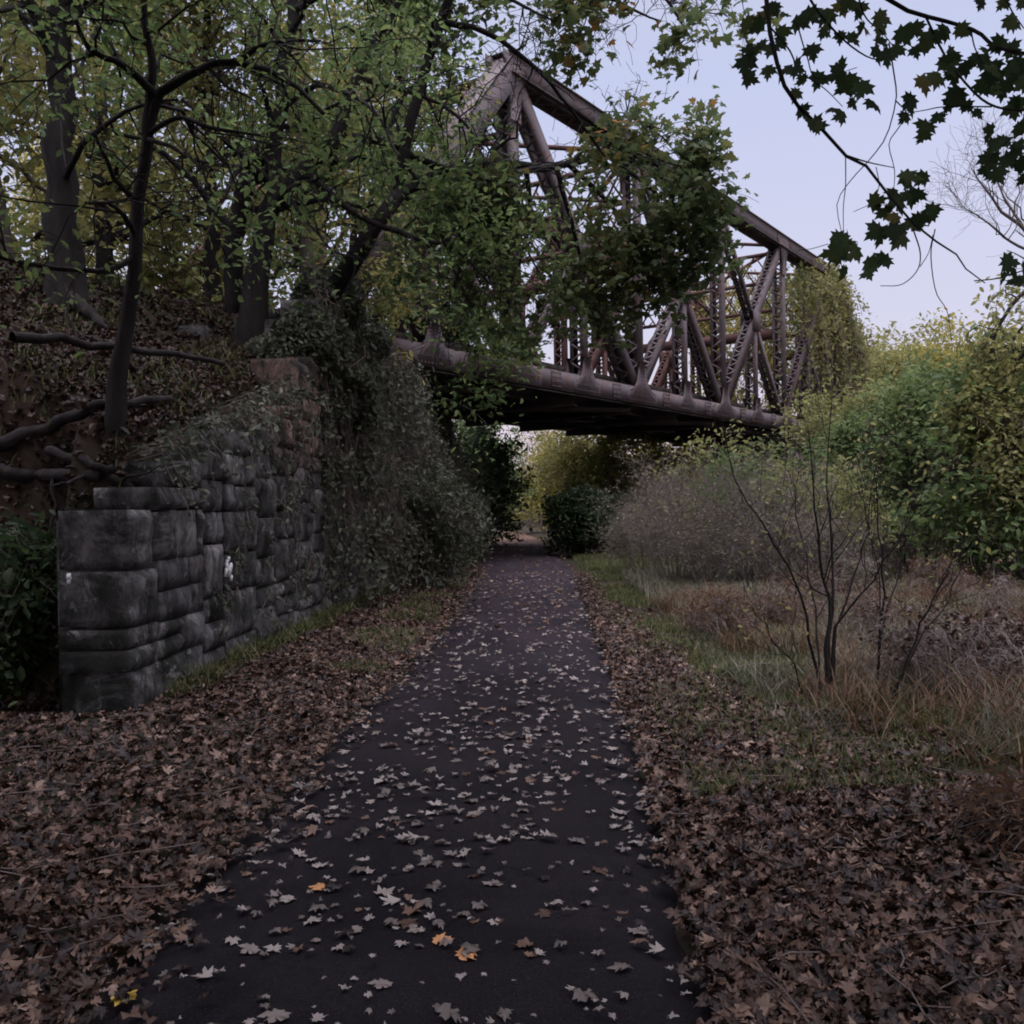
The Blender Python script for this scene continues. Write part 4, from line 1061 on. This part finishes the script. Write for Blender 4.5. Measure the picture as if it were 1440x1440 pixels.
# ------------------------------------------------------------------ overhead maple branch, near, top right
def near_maple():
    rng = np.random.default_rng(55)
    D = 3.6
    trunk_b = np.array([3.4, 1.0, 0.0])
    root = empty('maple_tree', trunk_b); tag(root, 'overhanging maple whose dark leafy twigs dangle into the top right sky', 'tree')
    m = MB()
    def tube(pts, r0, r1, sides=6):
        p = spline(pts, 16) - trunk_b; m.tubes(p, r0 + (r1 - r0) * np.linspace(0, 1, 16), sides)
    tube([trunk_b, trunk_b + [0, .05, 1.5], trunk_b + [-.05, .15, 3.2], trunk_b + [-.1, .3, 5.5], trunk_b + [0, .4, 8]], .17, .08, 12)
    lim = [trunk_b + [-.05, .15, 3.4], trunk_b + [-.6, .9, 4.1], at(1460, -120, D), at(1260, -60, D), at(1160, -50, D)]
    tube(lim, .06, .018, 8)
    lim2 = [trunk_b + [-.08, .25, 3.0], trunk_b + [-.5, 1.3, 3.5], at(1560, 110, D)]
    tube(lim2, .04, .014, 7)
    tw = [
        ([(1075, -80), (1077, 0), (1085, 60), (1098, 105), (1112, 138), (1150, 175), (1188, 218), (1220, 235), (1250, 275), (1268, 295), (1300, 330), (1340, 352), (1355, 375), (1385, 398)], .010, .0022),
        ([(1188, 218), (1220, 228), (1258, 236)], .004, .0016),
        ([(1189, 220), (1189, 260), (1186, 290), (1186, 326)], .0024, .0014),
        ([(1250, 60), (1258, 110), (1260, 140), (1247, 190), (1225, 222), (1195, 255), (1177, 286), (1183, 325)], .0032, .0014),
        ([(1260, 142), (1275, 160), (1262, 182), (1250, 203), (1258, 240), (1256, 275)], .0026, .0014),
        ([(1285, 325), (1294, 355), (1290, 380), (1268, 400), (1238, 402)], .0028, .0014),
        ([(1315, 322), (1309, 358), (1316, 410), (1332, 438), (1338, 478)], .0024, .0013),
        ([(1294, 375), (1306, 355), (1312, 330)], .0018, .0012),
        ([(1232, 235), (1236, 262), (1225, 285), (1200, 298)], .0018, .0012),
        ([(1370, 395), (1400, 392), (1425, 385), (1470, 370)], .0024, .003),
        ([(1165, 343), (1140, 350), (1122, 352)], .0016, .0012),
        ([(1180, -60), (1262, 8), (1330, 30), (1375, 45), (1400, 66), (1440, 75), (1500, 90)], .009, .006),
        ([(1120, -60), (1140, 0), (1180, 50), (1220, 80), (1250, 85)], .006, .0018),
        ([(1085, 40), (1110, 70), (1125, 100), (1160, 125), (1185, 150)], .004, .0014),
        ([(1120, 30), (1135, 80), (1150, 110), (1205, 95)], .003, .0014),
        ([(1300, 20), (1330, 80), (1370, 130), (1400, 150), (1440, 155), (1500, 150)], .005, .004),
        ([(1395, 150), (1330, 150), (1300, 155), (1270, 160)], .003, .0014),
        ([(1480, 170), (1430, 190), (1400, 215), (1385, 235)], .004, .0015),
        ([(1365, 40), (1372, 70), (1390, 95), (1420, 100)], .003, .0016),
        ([(1200, -40), (1215, 20), (1240, 45), (1260, 70)], .004, .0016),
        ([(1040, -40), (1045, 10), (1055, 35)], .002, .0012),
        ([(1400, -40), (1420, 10), (1440, 40)], .004, .002)]
    for pts, r0, r1 in tw:
        tube([at(x, y, D + .12 * math.sin(x * .02 + y * .013)) for x, y in pts], r0, r1, 5)
    # out-of-frame limbs so that the branch grows from a whole tree
    for k in range(9):
        a = k * 2.4; p0 = trunk_b + [0, .3, 4.6 + .35 * k]; l = 6.2 - .2 * k; dr = np.array([math.cos(a) * .7 - .7, math.sin(a) * .9 - .15, .42])
        dr = dr / np.linalg.norm(dr); tube([p0, p0 + dr * l * .5, p0 + dr * l], .05, .012)
    m.build('trunk', 'bark', root, smooth=True)
    spots = [(1070, 25, 3), (1050, 35, 1), (1095, 60, 3), (1105, 20, 2), (1125, 30, 2), (1060, 75, 3), (1048, 90, 2), (1080, 100, 1), (1110, 98, 2), (1128, 112, 2), (1055, 110, 1), (1118, 133, 2), (1150, 176, 2), (1140, 172, 1),
             (1150, 112, 1), (1142, 73, 1), (1180, 95, 2), (1195, 115, 2), (1212, 125, 2), (1190, 125, 1), (1200, 145, 1), (1182, 163, 2), (1165, 30, 2), (1160, 45, 1), (1205, 20, 2), (1215, 40, 2), (1198, 55, 2), (1240, 25, 2), (1238, 60, 1), (1248, 80, 2), (1262, 72, 1), (1185, 10, 2),
             (1270, 50, 1), (1290, 40, 2), (1300, 65, 3), (1320, 50, 2), (1330, 85, 3), (1352, 42, 2), (1360, 95, 3), (1380, 85, 3), (1400, 100, 3), (1425, 95, 3), (1440, 110, 3), (1318, 110, 2), (1298, 118, 1), (1385, 120, 3), (1410, 125, 2), (1345, 135, 2), (1360, 150, 3), (1335, 148, 1), (1320, 165, 1), (1283, 155, 2), (1300, 180, 2), (1272, 165, 1), (1430, 145, 3), (1445, 165, 2), (1435, 180, 1), (1405, 62, 2), (1425, 70, 1), (1425, 30, 2), (1380, 5, 1), (1410, 5, 1), (1440, 0, 2),
             (1395, 205, 2), (1412, 200, 2), (1390, 225, 2), (1405, 245, 2), (1385, 240, 1), (1430, 215, 2), (1435, 235, 2), (1420, 225, 1), (1440, 250, 1),
             (1278, 258, 2), (1290, 275, 3), (1265, 285, 2), (1310, 298, 2), (1240, 288, 1), (1232, 283, 1), (1285, 315, 2), (1258, 308, 1), (1230, 326, 2), (1265, 335, 2), (1246, 300, 1),
             (1180, 338, 1), (1192, 345, 2), (1180, 360, 1), (1200, 355, 2), (1188, 385, 1), (1224, 372, 2), (1222, 385, 1), (1420, 368, 2), (1412, 392, 1), (1432, 395, 2), (1440, 380, 1)]
    pos, sz, ax = [], [], []
    for x, y, n in spots:
        for k in range(n):
            dx, dy = rng.normal(0, 9, 2) if k else (0, 0)
            pos.append(at(x + dx, y + dy, D + rng.normal(0, .10))); sz.append(.070 * rng.uniform(.75, 1.3) * (1.15 if y > 240 and x < 1330 else 1))
    # unseen upper crown leaves, added wide and dense to shade the near ground
    n_vis = len(pos)
    for k in range(70000):
        z = 4.9 + 5.4 * rng.random(); a = rng.random() * 2 * PI; r = rng.random() ** .5 * 7.4
        q = np.array([-1.4 + math.cos(a) * r, 1.4 + math.sin(a) * r, z])
        if q[1] > (z - 1.6) / .60 - .3 or vnoise(q[0] * .8, q[1] * .8, 3) < .3: continue
        pos.append(q); sz.append(.14)
    for k in range(90): pos.append(at(1480 + 170 * rng.random(), 40 + 170 * rng.random(), D + rng.normal(0, .15))); sz.append(.08)
    pos = np.array(pos); n = len(pos); sz = np.array(sz) * 1.0
    # hanging: tip points down, face tilted anywhere
    tip = unit(np.c_[rng.normal(0, .65, n), rng.normal(0, .5, n), -.9 + rng.normal(0, .45, n)])
    nr = unit(np.c_[rng.normal(0, .55, n), -np.ones(n), rng.normal(-.3, .55, n)]); x = unit(np.cross(tip, nr)); nr = np.cross(x, tip)
    B = np.stack([x, tip, nr], -1)
    cr = MB(); vv = rng.random(n) * .86
    warm = [i for i in range(n_vis) if abs(pos[i] - at(1055, 110, D)).max() < .05 or abs(pos[i] - at(1298, 118, D)).max() < .06]
    for i in range(n_vis):
        if rng.random() < .06: vv[i] = .93
    for i in warm[:3]: vv[i] = .93
    t1, t2, t3 = maple(_half, -.35, -.15, 1), maple(_half, .2, -.35, 5), maple(_half, -.1, .25, 9)
    pick = rng.integers(0, 3, n)
    hid = np.arange(n) >= n_vis; cr.stamp(*MAPLE_LOW, pos[hid] - trunk_b, B[hid], sz[hid] * 1.15, vv[hid]); pick[hid] = 9
    for q, t in enumerate((t1, t2, t3)):
        k = pick == q; cr.stamp(*t, pos[k] - trunk_b, B[k], sz[k], vv[k])
    cr.build('crown', 'leaf_near', root)
near_maple()

# ------------------------------------------------------------------ left foreground plant, fallen branches
def details():
    rng = np.random.default_rng(91)
    b = on_z(-30, 1010); b[2] = gz(b[0], b[1])
    root = empty('broadleaf_plant', b); tag(root, 'broad leaved plant at the left edge in front of the stone wall end', 'plant')
    d = (b - EYE) @ FWD
    m = MB(); pos = []; 
    tips = [(5, 755), (28, 785), (18, 800), (40, 790), (10, 830), (28, 850), (2, 880), (-20, 740), (-30, 800), (15, 770)]
    for x, y in tips:
        p = spline([b, at((x - 30) / 2 - 10, (y + 1000) / 2, d + .05), at(x, y, d + rng.normal(0, .12))], 8) - b; m.tubes(p, np.linspace(.008, .003, 8), 4)
        for k in range(3): pos.append(p[-1 - k] + rng.normal(0, .04, 3))
    m.build('stem', 'twig', root)
    pos = np.array(pos); mm = MB(); mm.stamp(*OVAL, pos, bases(rng, len(pos), (.2, -.3, 1), .8), .13 + .08 * rng.random(len(pos)), rng.random(len(pos))); mm.build('leaves', 'leaf_deep', root)
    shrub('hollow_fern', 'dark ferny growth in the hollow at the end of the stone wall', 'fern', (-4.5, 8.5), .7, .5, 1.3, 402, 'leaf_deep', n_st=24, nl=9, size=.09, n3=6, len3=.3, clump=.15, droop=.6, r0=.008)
    shrub('hollow_fern', 'dark ferny growth at the left edge behind the broad leaved plant', 'fern', (-4.9, 7.6), .8, .6, 1.2, 403, 'leaf_deep', n_st=24, nl=9, size=.09, n3=6, len3=.3, clump=.15, droop=.6, r0=.008)
    # fallen branches on the bank
    def log(label, pts, r0, r1, dz=.05, tw=2):
        W = []
        for x, y in pts:
            p, dd = ground_at(x, y); W.append(p + [0, 0, dz])
        W = np.array(W)
        root = empty('fallen_branch', W[0]); tag(root, label, 'branch', 'fallen branches on the bank')
        q = spline(W, 14) - W[0]; q[1:-1] += rng.normal(size=(12, 3)) * .02
        R = np.linspace(r0, r1, 14); m = MB(); m.tubes(q, R, 8); m.build('limb', 'deadwood', root, smooth=True)
        Q, RR = offshoots(rng, q[None], R[None], tw, .7, .3, 1, 6, .6, .2, .1, rad=.4); m = MB(); m.tubes(Q, RR, 5); m.build('twigs', 'deadwood', root)
    log('long dead branch lying across the bank, topmost of the fallen ones', [(18, 514), (110, 520), (210, 528), (315, 544)], .055, .03, .28)
    log('thick dead branch slanting up to the foot of the slender forked tree', [(-10, 640), (70, 612), (150, 585), (240, 574)], .075, .035, .10)
    log('bent dead branch drooping over the top block of the wall', [(70, 648), (120, 665), (165, 690), (190, 708)], .05, .03, .10)
    log('heavy dead limb lying flat above the wall end', [(-15, 672), (60, 678), (120, 676), (160, 668)], .07, .05, .06)
    log('short dark stick lying among leaves under the thickest trunk', [(112, 478), (140, 486), (165, 494)], .03, .02, .06, 1)
    log('thin dead branch hooked over the reddish stones of the wall', [(290, 598), (320, 606), (338, 610)], .03, .015, .08, 1)
    # low arching bramble stem at the right
    b = on_z(1105, 960); b[2] = gz(b[0], b[1]); root = empty('bramble', b); tag(root, 'arching bramble stem between the leaf litter and the bare shrub', 'bramble')
    d = (b - EYE) @ FWD
    m = MB(); m.tubes(spline([b, at(1090, 935, d), at(1060, 934, d - .1), at(1030, 940, d - .2), at(1014, 950, d - .3)], 12) - b, np.linspace(.008, .003, 12), 5)
    m.tubes(spline([b, at(1100, 980, d - .1), at(1070, 985, d - .3), at(1040, 982, d - .4)], 12) - b, np.linspace(.007, .003, 12), 5); m.build('stem', 'twig', root)
    # dark dead brush at right
    for i, (px, py, rx, h, mat, lab) in enumerate([(1325, 985, .62, .72, 'leaf_litter', 'dark heap of dead bracken right of the slanting shrub'),
                                               (1440, 960, .6, .6, 'leaf_litter', 'dead bracken heap at the right edge')]):
        p = on_z(px, py); shrub('dead_bracken', lab, 'bracken', (p[0], p[1]), rx, rx * .8, h, 260 + i, mat, n_st=26, nl=4, size=.05, n3=5, len3=.25, clump=.38, r0=.005, droop=.6, stemmat='brush_twig', n2=6, vr=(.1, .75))
    for i, (px, py, rx, h, lab) in enumerate([(1010, 905, .5, .5, 'rusty bracken patch between the verge grass and the grey brush'), (1090, 895, .55, .55, 'rusty bracken patch behind the left stems of the bare shrub'),
                                              (1215, 900, .55, .5, 'rusty bracken patch between the bare shrubs'), (1330, 850, .7, .6, 'pale rusty bracken patch behind the dark heap'), (1420, 870, .7, .6, 'rusty bracken patch at the right edge behind the heap'),
                                              (1150, 860, .6, .5, 'rusty bracken patch behind the bare shrub'), (1430, 1215, .3, .22, 'low rusty bracken tuft at the lower right edge')]):
        p = on_z(px, py); shrub('rusty_bracken', lab, 'bracken', (p[0], p[1]), rx, rx, h, 280 + i, 'grass_brown', n_st=16, nl=4, size=.07, n3=5, len3=.22, clump=.36, r0=.004, droop=.5, stemmat='brush_twig', n2=5, group='rusty bracken patches', tmpl=SLIM)
    # white flakes of old paint on the wall
    root = None
    for (px, py, w, h, lab) in [(322, 803, .10, .17, 'scratchy white paint smear in the middle of the stone wall'), (97, 810, .035, .055, 'small white paint blot on the end stone of the wall')]:
        dd = ray(px, py); # meet the plane of the wall face
        t = np.linspace(5, 15, 4000); Pq = EYE + dd * t[:, None]; k = np.argmin(np.abs(Pq[:, 0] - (wall_x(Pq[:, 1]) + .115))); p = Pq[k]
        m = MB(); ex = np.array([.05, 1, 0]); ez = np.array([0, 0, 1.]); ey = np.array([1, -.05, 0])
        for j in range(16 if w > .05 else 4):
            c = p + ex * rng.normal(0, w * .4) + ez * rng.normal(0, h * .35); a = rng.normal(.25, .3); u = ez * math.cos(a) + ex * math.sin(a); q = ex * math.cos(a) - ez * math.sin(a)
            m.box(c, u * h * rng.uniform(.12, .3), q * w * rng.uniform(.05, .13), ey * .012)
        tag(m.build('paint_mark', 'white_paint'), lab, 'paint mark')
details()

# ================================================================== LEAF LITTER, GRASS
def litter():
    rng = np.random.default_rng(31)
    def scatter(n, y0, y1, pw, fx):
        y = y0 + (y1 - y0) * rng.random(n) ** pw; x = fx(y, rng.random(n)); return x, y
    tA = maple(_half, -.35, -.15, 3, .12); tB = maple(_half, .35, .1, 8, .14); tC = maple(_half, -.7, .3, 12, .16); tD = maple([(0, .05), (.25, -.05), (.33, .12), (.22, .3), (.36, .42), (.2, .6), (.12, .82), (0, .78)], .8, -.35, 31, .20)
    def put(m, x, y, size, face_spread=.55, lift=.03, vlo=0, vhi=.93):
        n = len(x); el, er = path_edges(y); tt = np.clip((x - el) / (er - el), 0, 1); z = g(x, y) + .012 + np.where((tt > 0) & (tt < 1), .02 + .025 * (1 - (2 * tt - 1) ** 2), 0) + lift * rng.random(n); pos = np.c_[x, y, z]
        B = bases(rng, n, (0, 0, 1), face_spread); v = vlo + (vhi - vlo) * rng.random(n) ** 1.25; pick = rng.integers(0, 4, n); s = size * (.6 + .75 * rng.random(n))
        for q, t in enumerate((tA, tB, tC, tD)):
            k = pick == q; m.stamp(*t, pos[k], B[k], s[k], v[k])
    m = MB()
    # right verge
    n = 38000; y = 2.2 + 20 * rng.random(n) ** 2.2; r = path_edges(y)[1]
    wmax = np.interp(y, [2, 4, 6, 8, 10, 14, 22], [3.2, 2.6, 1.9, 1.0, .7, .4, .25])
    t = rng.random(n); x = r - .06 + t * wmax * (.7 + .6 * vnoise(y * 1.5, t * 3, 2)); put(m, x, y, .060, .7, .045)
    n = 2600; y = 2.2 + 12 * rng.random(n) ** 1.4; x = path_edges(y)[1] + rng.random(n) * 5; put(m, x, y, .060, .7, .045)
    # left verge
    n = 40000; y = 2.2 + 24 * rng.random(n) ** 2.0; l = path_edges(y)[0]; x1 = np.maximum(wall_x(y) + .15, -4.2); x1 = np.where(y < 7.3, -5.5, x1)
    t = rng.random(n) ** 1.1; x = l + .02 - t * (l - x1 + .1); put(m, x, y, .060, .7, .045)
    # bank top and slope
    n = 26000; y = 7.8 + 14 * rng.random(n) ** 1.2; x = wall_x(y) - .45 - 5 * rng.random(n) ** 1.3; put(m, x, y, .065, .8, .05, 0, .55)
    # crumbs on the verge edges of the path
    n = 2600; y = 2.4 + 22 * rng.random(n) ** 1.8; l, r = path_edges(y); sd = rng.random(n) < .65; e = rng.exponential(.10, n)
    x = np.where(sd, l + e, r - e * .5); put(m, x, y, .055, .35, .03)
    # distant part of the path
    n = 700; y = 12 + 50 * rng.random(n) ** .9; l, r = path_edges(y); x = l + (r - l) * rng.random(n); put(m, x, y, .085, .25, .02, .5, .94)
    tag(m.build('leaf_litter', 'leaf_litter'), 'carpet of fallen brown leaves along both verges and up the bank', 'leaf litter', kind='stuff')
    tm = MB(); n = 420; y = 2.3 + 10 * rng.random(n) ** 1.4; l, r = path_edges(y); sd = rng.random(n) < .5; x = np.where(sd, l - 2.4 * rng.random(n), r + 2.4 * rng.random(n)); x = np.maximum(x, wall_x(np.maximum(y, 7)) + .2 - 2 * (y < 7)); a = rng.random(n) * 6.3; L = .06 + .22 * rng.random(n) ** 2
    P = np.zeros((n, 4, 3)); s = np.linspace(-1, 1, 4); P[:, :, 0] = x[:, None] + np.cos(a)[:, None] * L[:, None] * s; P[:, :, 1] = y[:, None] + np.sin(a)[:, None] * L[:, None] * s; P[:, :, 2] = g(x, y)[:, None] + .045 + .02 * rng.random((n, 4)); P[:, 1:3, :2] += rng.normal(0, .012, (n, 2, 2))
    tm.tubes(P, np.full((n, 4), .0035), 4); tag(tm.build('twig_litter', 'twig'), 'fine broken twigs lying among the fallen leaves on the verges', 'twigs', kind='stuff')
    # paler small bits too many to count on the asphalt
    m = MB(); n = 260; y = 2.4 + 7 * rng.random(n); l, r = path_edges(y); x = l + (r - l) * rng.random(n); put(m, x, y, .04, .25, .015)
    n = 650; y = 2.3 + 12 * rng.random(n) ** 1.3; l, r = path_edges(y); x = l + (r - l) * rng.random(n); put(m, x, y, .026, .3, .02)
    n = 620; y = 4.2 + 18 * rng.random(n) ** 1.3; l, r = path_edges(y); x = l + (r - l) * rng.random(n); put(m, x, y, .063, .22, .015)
    tag(m.build('leaf_scatter', 'leaf_pale'), 'pale leaf crumbs and small leaves strewn along the asphalt', 'leaf scatter', kind='stuff')
    # countable leaves on the near asphalt
    src = []
    for i, (c, f, s) in enumerate([(-.25, -.1, 3), (.15, .1, 8), (-.45, .15, 12), (.1, -.2, 15), (-.12, .05, 21), (.35, .1, 27)]):
        v, fc = maple(_half, c, f, s, .11); v = v.copy(); v[:, 2] -= v[:, 2].min()
        mb = MB(); mb.add(v, fc, rng.random()); src.append(mb)
    meshes = {}
    def leaf(i, mat, x, y, size, rz, tilt=(0, 0), z=None):
        key = (i, mat)
        if key not in meshes:
            o = src[i].build('fallen_leaf', mat); meshes[key] = o.data
        else:
            o = bpy.data.objects.new('fallen_leaf', meshes[key]); C.objects.link(o)
        l, r = path_edges(y); t = (x - l) / (r - l); zz = .018 + .025 * (1 - (2 * t - 1) ** 2) + .004
        o.location = (x, y, float(zz) if z is None else z); o.scale = (size,) * 3; o.rotation_euler = (tilt[0], tilt[1], rz); return o
    for px, py, mat, size, lab in [(175, 1400, 'leaf_gold', .085, 'single golden yellow leaf at the lower left edge of the path'),
                                   (447, 1249, 'leaf_orange', .07, 'orange brown leaf alone on the asphalt left of the middle'),
                                   (656, 1346, 'leaf_orange', .085, 'light orange leaf on the right of the leaf clump in the foreground'),
                                   (622, 1325, 'leaf_orange', .08, 'curled tan orange leaf on top of the leaf clump in the foreground'),
                                   (387, 1432, 'leaf_pale', .085, 'pale yellowish leaf at the very bottom left of the middle of the path')]:
        p = on_z(px, py, .04); tag(leaf(4, mat, p[0], p[1], size, rng.random() * 6), lab, 'leaf')
    cl = [(560, 1310, 20), (560, 1300, 8), (600, 1215, 4), (340, 1300, 5), (480, 1180, 4), (690, 1265, 4), (300, 1370, 5), (640, 1390, 4), (540, 1420, 5), (500, 1080, 4), (590, 1150, 4), (760, 1140, 4), (720, 1060, 5)]
    xy = []
    for px, py, n in cl:
        p = on_z(px, py, .04)
        for k in range(n): xy.append((p[0] + rng.normal(0, .16), p[1] + rng.normal(0, .18)))
    while len(xy) < 292:
        y = 2.45 + 5.0 * rng.random() ** 1.0; l, r = path_edges(y); x = l + (r - l) * rng.random(); xy.append((float(x), y))
    for k, (x, y) in enumerate(xy[:292]):
        l, r = path_edges(y); x = min(max(x, l + .03), r - .03)
        o = leaf(int(rng.integers(0, 6)), 'leaf_pale' if rng.random() < .78 else 'leaf_litter', float(x), y, .062 * rng.uniform(.45, 1.3), rng.random() * 6.28, rng.normal(0, .10, 2))
        tag(o, 'curled fallen maple leaf lying face up or down on the dark asphalt', 'leaf', 'fallen leaves on the path')
litter()

def grass():
    rng = np.random.default_rng(71)
    def blades(name, mat, x, y, h, label, cat, lean=.5, w=.006, clump=None):
        n = len(x); z = g(x, y) - .01; K = 4; s = np.linspace(0, 1, K); a = rng.random(n) * 2 * PI; hh = h * (.5 + .8 * rng.random(n)); ln = lean * hh * (.4 + rng.random(n))
        if clump is not None: a = clump + rng.normal(0, .8, n)
        base = np.c_[x, y, z]; d = np.c_[np.cos(a), np.sin(a), np.zeros(n)]; sd = np.c_[-np.sin(a), np.cos(a), np.zeros(n)]
        P = base[:, None] + d[:, None] * (ln[:, None] * s[None] ** 2)[..., None]; P[:, :, 2] += hh[:, None] * (s - .25 * s ** 2)[None]
        wd = (w * (1 - s) ** .7)[None, :, None] * (.6 + .8 * rng.random((n, 1, 1)))
        A = P - sd[:, None] * wd; Bq = P + sd[:, None] * wd
        V = np.stack([A, Bq], 2).reshape(-1, 3); i = np.arange(n)[:, None] * K * 2 + np.arange(K - 1)[None] * 2
        f = np.stack([i, i + 1, i + 3, i + 2], -1).reshape(-1, 4); m = MB(); m.add(V, f, np.repeat(rng.random(n), K * 2))
        tag(m.build(name, mat), label, cat, kind='stuff')
    # short green grass along the verge
    def zone(n, y0, y1, pw, a, b, side=1, dens=.42, seed=1):
        y = y0 + (y1 - y0) * rng.random(n) ** pw; l, r = path_edges(y); t = rng.random(n)
        x = r + a + (b - a) * t if side > 0 else l - a - (b - a) * t
        k = vnoise(x * 1.6, y * 1.2, seed) > dens; return x[k], y[k]
    x1, y1 = zone(52000, 5, 34, 1.3, .15, 2.6, 1, .35, 1); x2, y2 = zone(22000, 9, 34, 1.2, .05, .85, -1, .45, 2)
    k = x2 > wall_x(y2) + .1; x3, y3 = zone(40000, 5, 34, 1, 1.2, 9, 1, .45, 3)
    blades('verge_grass', 'grass_green', np.r_[x1, x2[k], x3], np.r_[y1, y2[k], y3], .13, 'short green grass growing along both verges of the path', 'grass')
    # rusty bracken and tall dead grass at right
    x, y = zone(24000, 4.2, 15, .9, .9, 7, 1, .42, 7); k = (x - path_edges(y)[1]) > np.interp(y, [4, 6, 8, 10], [2.4, 1.5, .75, .6]); x, y = x[k], y[k]
    blades('dead_grass', 'grass_brown', x, y, .34 * (.35 + 1.3 * vnoise(x * 1.1, y * 1.1, 33)), 'tall rusty dead grass and bracken right of the path', 'dead grass', 1.1, .0055)
    x, y = zone(50000, 4.5, 22, .9, .9, 8, 1, .38, 12)
    blades('pale_weeds', 'grass_grey', x, y, .22 * (.4 + 1.2 * vnoise(x * 1.4, y * 1.4, 35)), 'grey green weeds between the dead grass and the brush', 'weeds', .9, .006)
    # rough growth on the bank and at the foot of the wall
    n = 5000; y = 7.9 + 13 * rng.random(n); x = wall_x(y) + .12 + .3 * rng.random(n) ** 2; k = rng.random(n) < .6
    n = 12000; yb = 8 + 12 * rng.random(n); xb = wall_x(yb) - .5 - 5 * rng.random(n); kb = vnoise(xb * 1.5, yb * 1.5, 5) > .5
    blades('bank_weeds', 'grass_green', np.r_[x[k], xb[kb]], np.r_[y[k], yb[kb]], .22, 'rough weeds at the wall foot and on the shaded bank', 'weeds', .8, .007)
grass()

# ================================================================== LIGHT, SKY, CAMERA
def sky():
    w = bpy.data.worlds.new('World'); bpy.context.scene.world = w; w.use_nodes = True
    nt = w.node_tree; nt.nodes.clear()
    out = nt.nodes.new('ShaderNodeOutputWorld'); bg = nt.nodes.new('ShaderNodeBackground')
    sk = nt.nodes.new('ShaderNodeTexSky'); sk.sky_type = 'NISHITA'; sk.sun_disc = False
    sk.sun_elevation = math.radians(2.0); sk.sun_rotation = math.radians(140); sk.air_density = 1.0; sk.dust_density = 1.5; sk.ozone_density = 3.0
    geo = nt.nodes.new('ShaderNodeTexCoord'); sep = nt.nodes.new('ShaderNodeSeparateXYZ'); nt.links.new(geo.outputs['Generated'], sep.inputs[0])
    tint = ramp(nt, [(0, .72, .53, .55), (.06, .64, .55, .63), (.18, .57, .57, .72), (.40, .48, .52, .72), (.7, .50, .47, .52), (1, .50, .47, .52)], sep.outputs[2])
    sc = nt.nodes.new('ShaderNodeVectorMath'); sc.operation = 'SCALE'; sc.inputs[3].default_value = SKY_TINT
    nt.links.new(tint, sc.inputs[0])
    col = mixc(nt, .85, sk.outputs[0], sc.outputs[0])
    # added fill: sky outside the frame, overhead and behind, boosted to brighten the foliage
    def mapr(sock, a, b, c, d):
        m = nt.nodes.new('ShaderNodeMapRange'); m.interpolation_type = 'SMOOTHSTEP'
        for i, v in enumerate((a, b, c, d)): m.inputs[1 + i].default_value = v
        nt.links.new(sock, m.inputs[0]); return m.outputs[0]
    mu = nt.nodes.new('ShaderNodeMath'); mu.operation = 'MULTIPLY'
    nt.links.new(mapr(sep.outputs[2], .56, .97, 1.0, ZEN), mu.inputs[0]); nt.links.new(mapr(sep.outputs[1], .25, -.6, 1.0, BACK), mu.inputs[1])
    s2 = nt.nodes.new('ShaderNodeVectorMath'); s2.operation = 'SCALE'; nt.links.new(col, s2.inputs[0]); nt.links.new(mu.outputs[0], s2.inputs[3])
    nt.links.new(s2.outputs[0], bg.inputs[0]); bg.inputs[1].default_value = .1
    nt.links.new(bg.outputs[0], out.inputs[0])
SKY_TINT = 10.1; ZEN = 11.5; BACK = 1.1
sky()
def sun():
    l = bpy.data.lights.new('sun', 'SUN'); l.energy = .3; l.angle = math.radians(40); l.color = (1, .78, .72)
    o = bpy.data.objects.new('sun', l); C.objects.link(o); o.location = (10, 30, 30)
    el, az = math.radians(32), math.radians(140)
    d = Vector((math.sin(az) * math.cos(el), math.cos(az) * math.cos(el), math.sin(el)))
    o.rotation_euler = d.to_track_quat('Z', 'Y').to_euler()
sun()
def camera():
    cd = bpy.data.cameras.new('camera'); cd.sensor_width = 36; cd.lens = 36 * F; cd.clip_start = .05; cd.clip_end = 2000
    co = bpy.data.objects.new('camera', cd); C.objects.link(co)
    M = Matrix([[RGT[i], UPV[i], -FWD[i], EYE[i]] for i in range(3)] + [[0, 0, 0, 1]])
    co.matrix_world = M; bpy.context.scene.camera = co
camera()
s = bpy.context.scene
s.view_settings.view_transform = 'Standard'; s.view_settings.look = 'None'; s.view_settings.gamma = 1; s.view_settings.exposure = 0.45; s.view_settings.use_curve_mapping = False
s.cycles.max_bounces = 5; s.cycles.diffuse_bounces = 3; s.cycles.transmission_bounces = 3; s.cycles.glossy_bounces = 2
s.cycles.use_denoising = True; s.cycles.filter_width = 1.9
s.cycles.use_adaptive_sampling = True; s.cycles.adaptive_threshold = .02
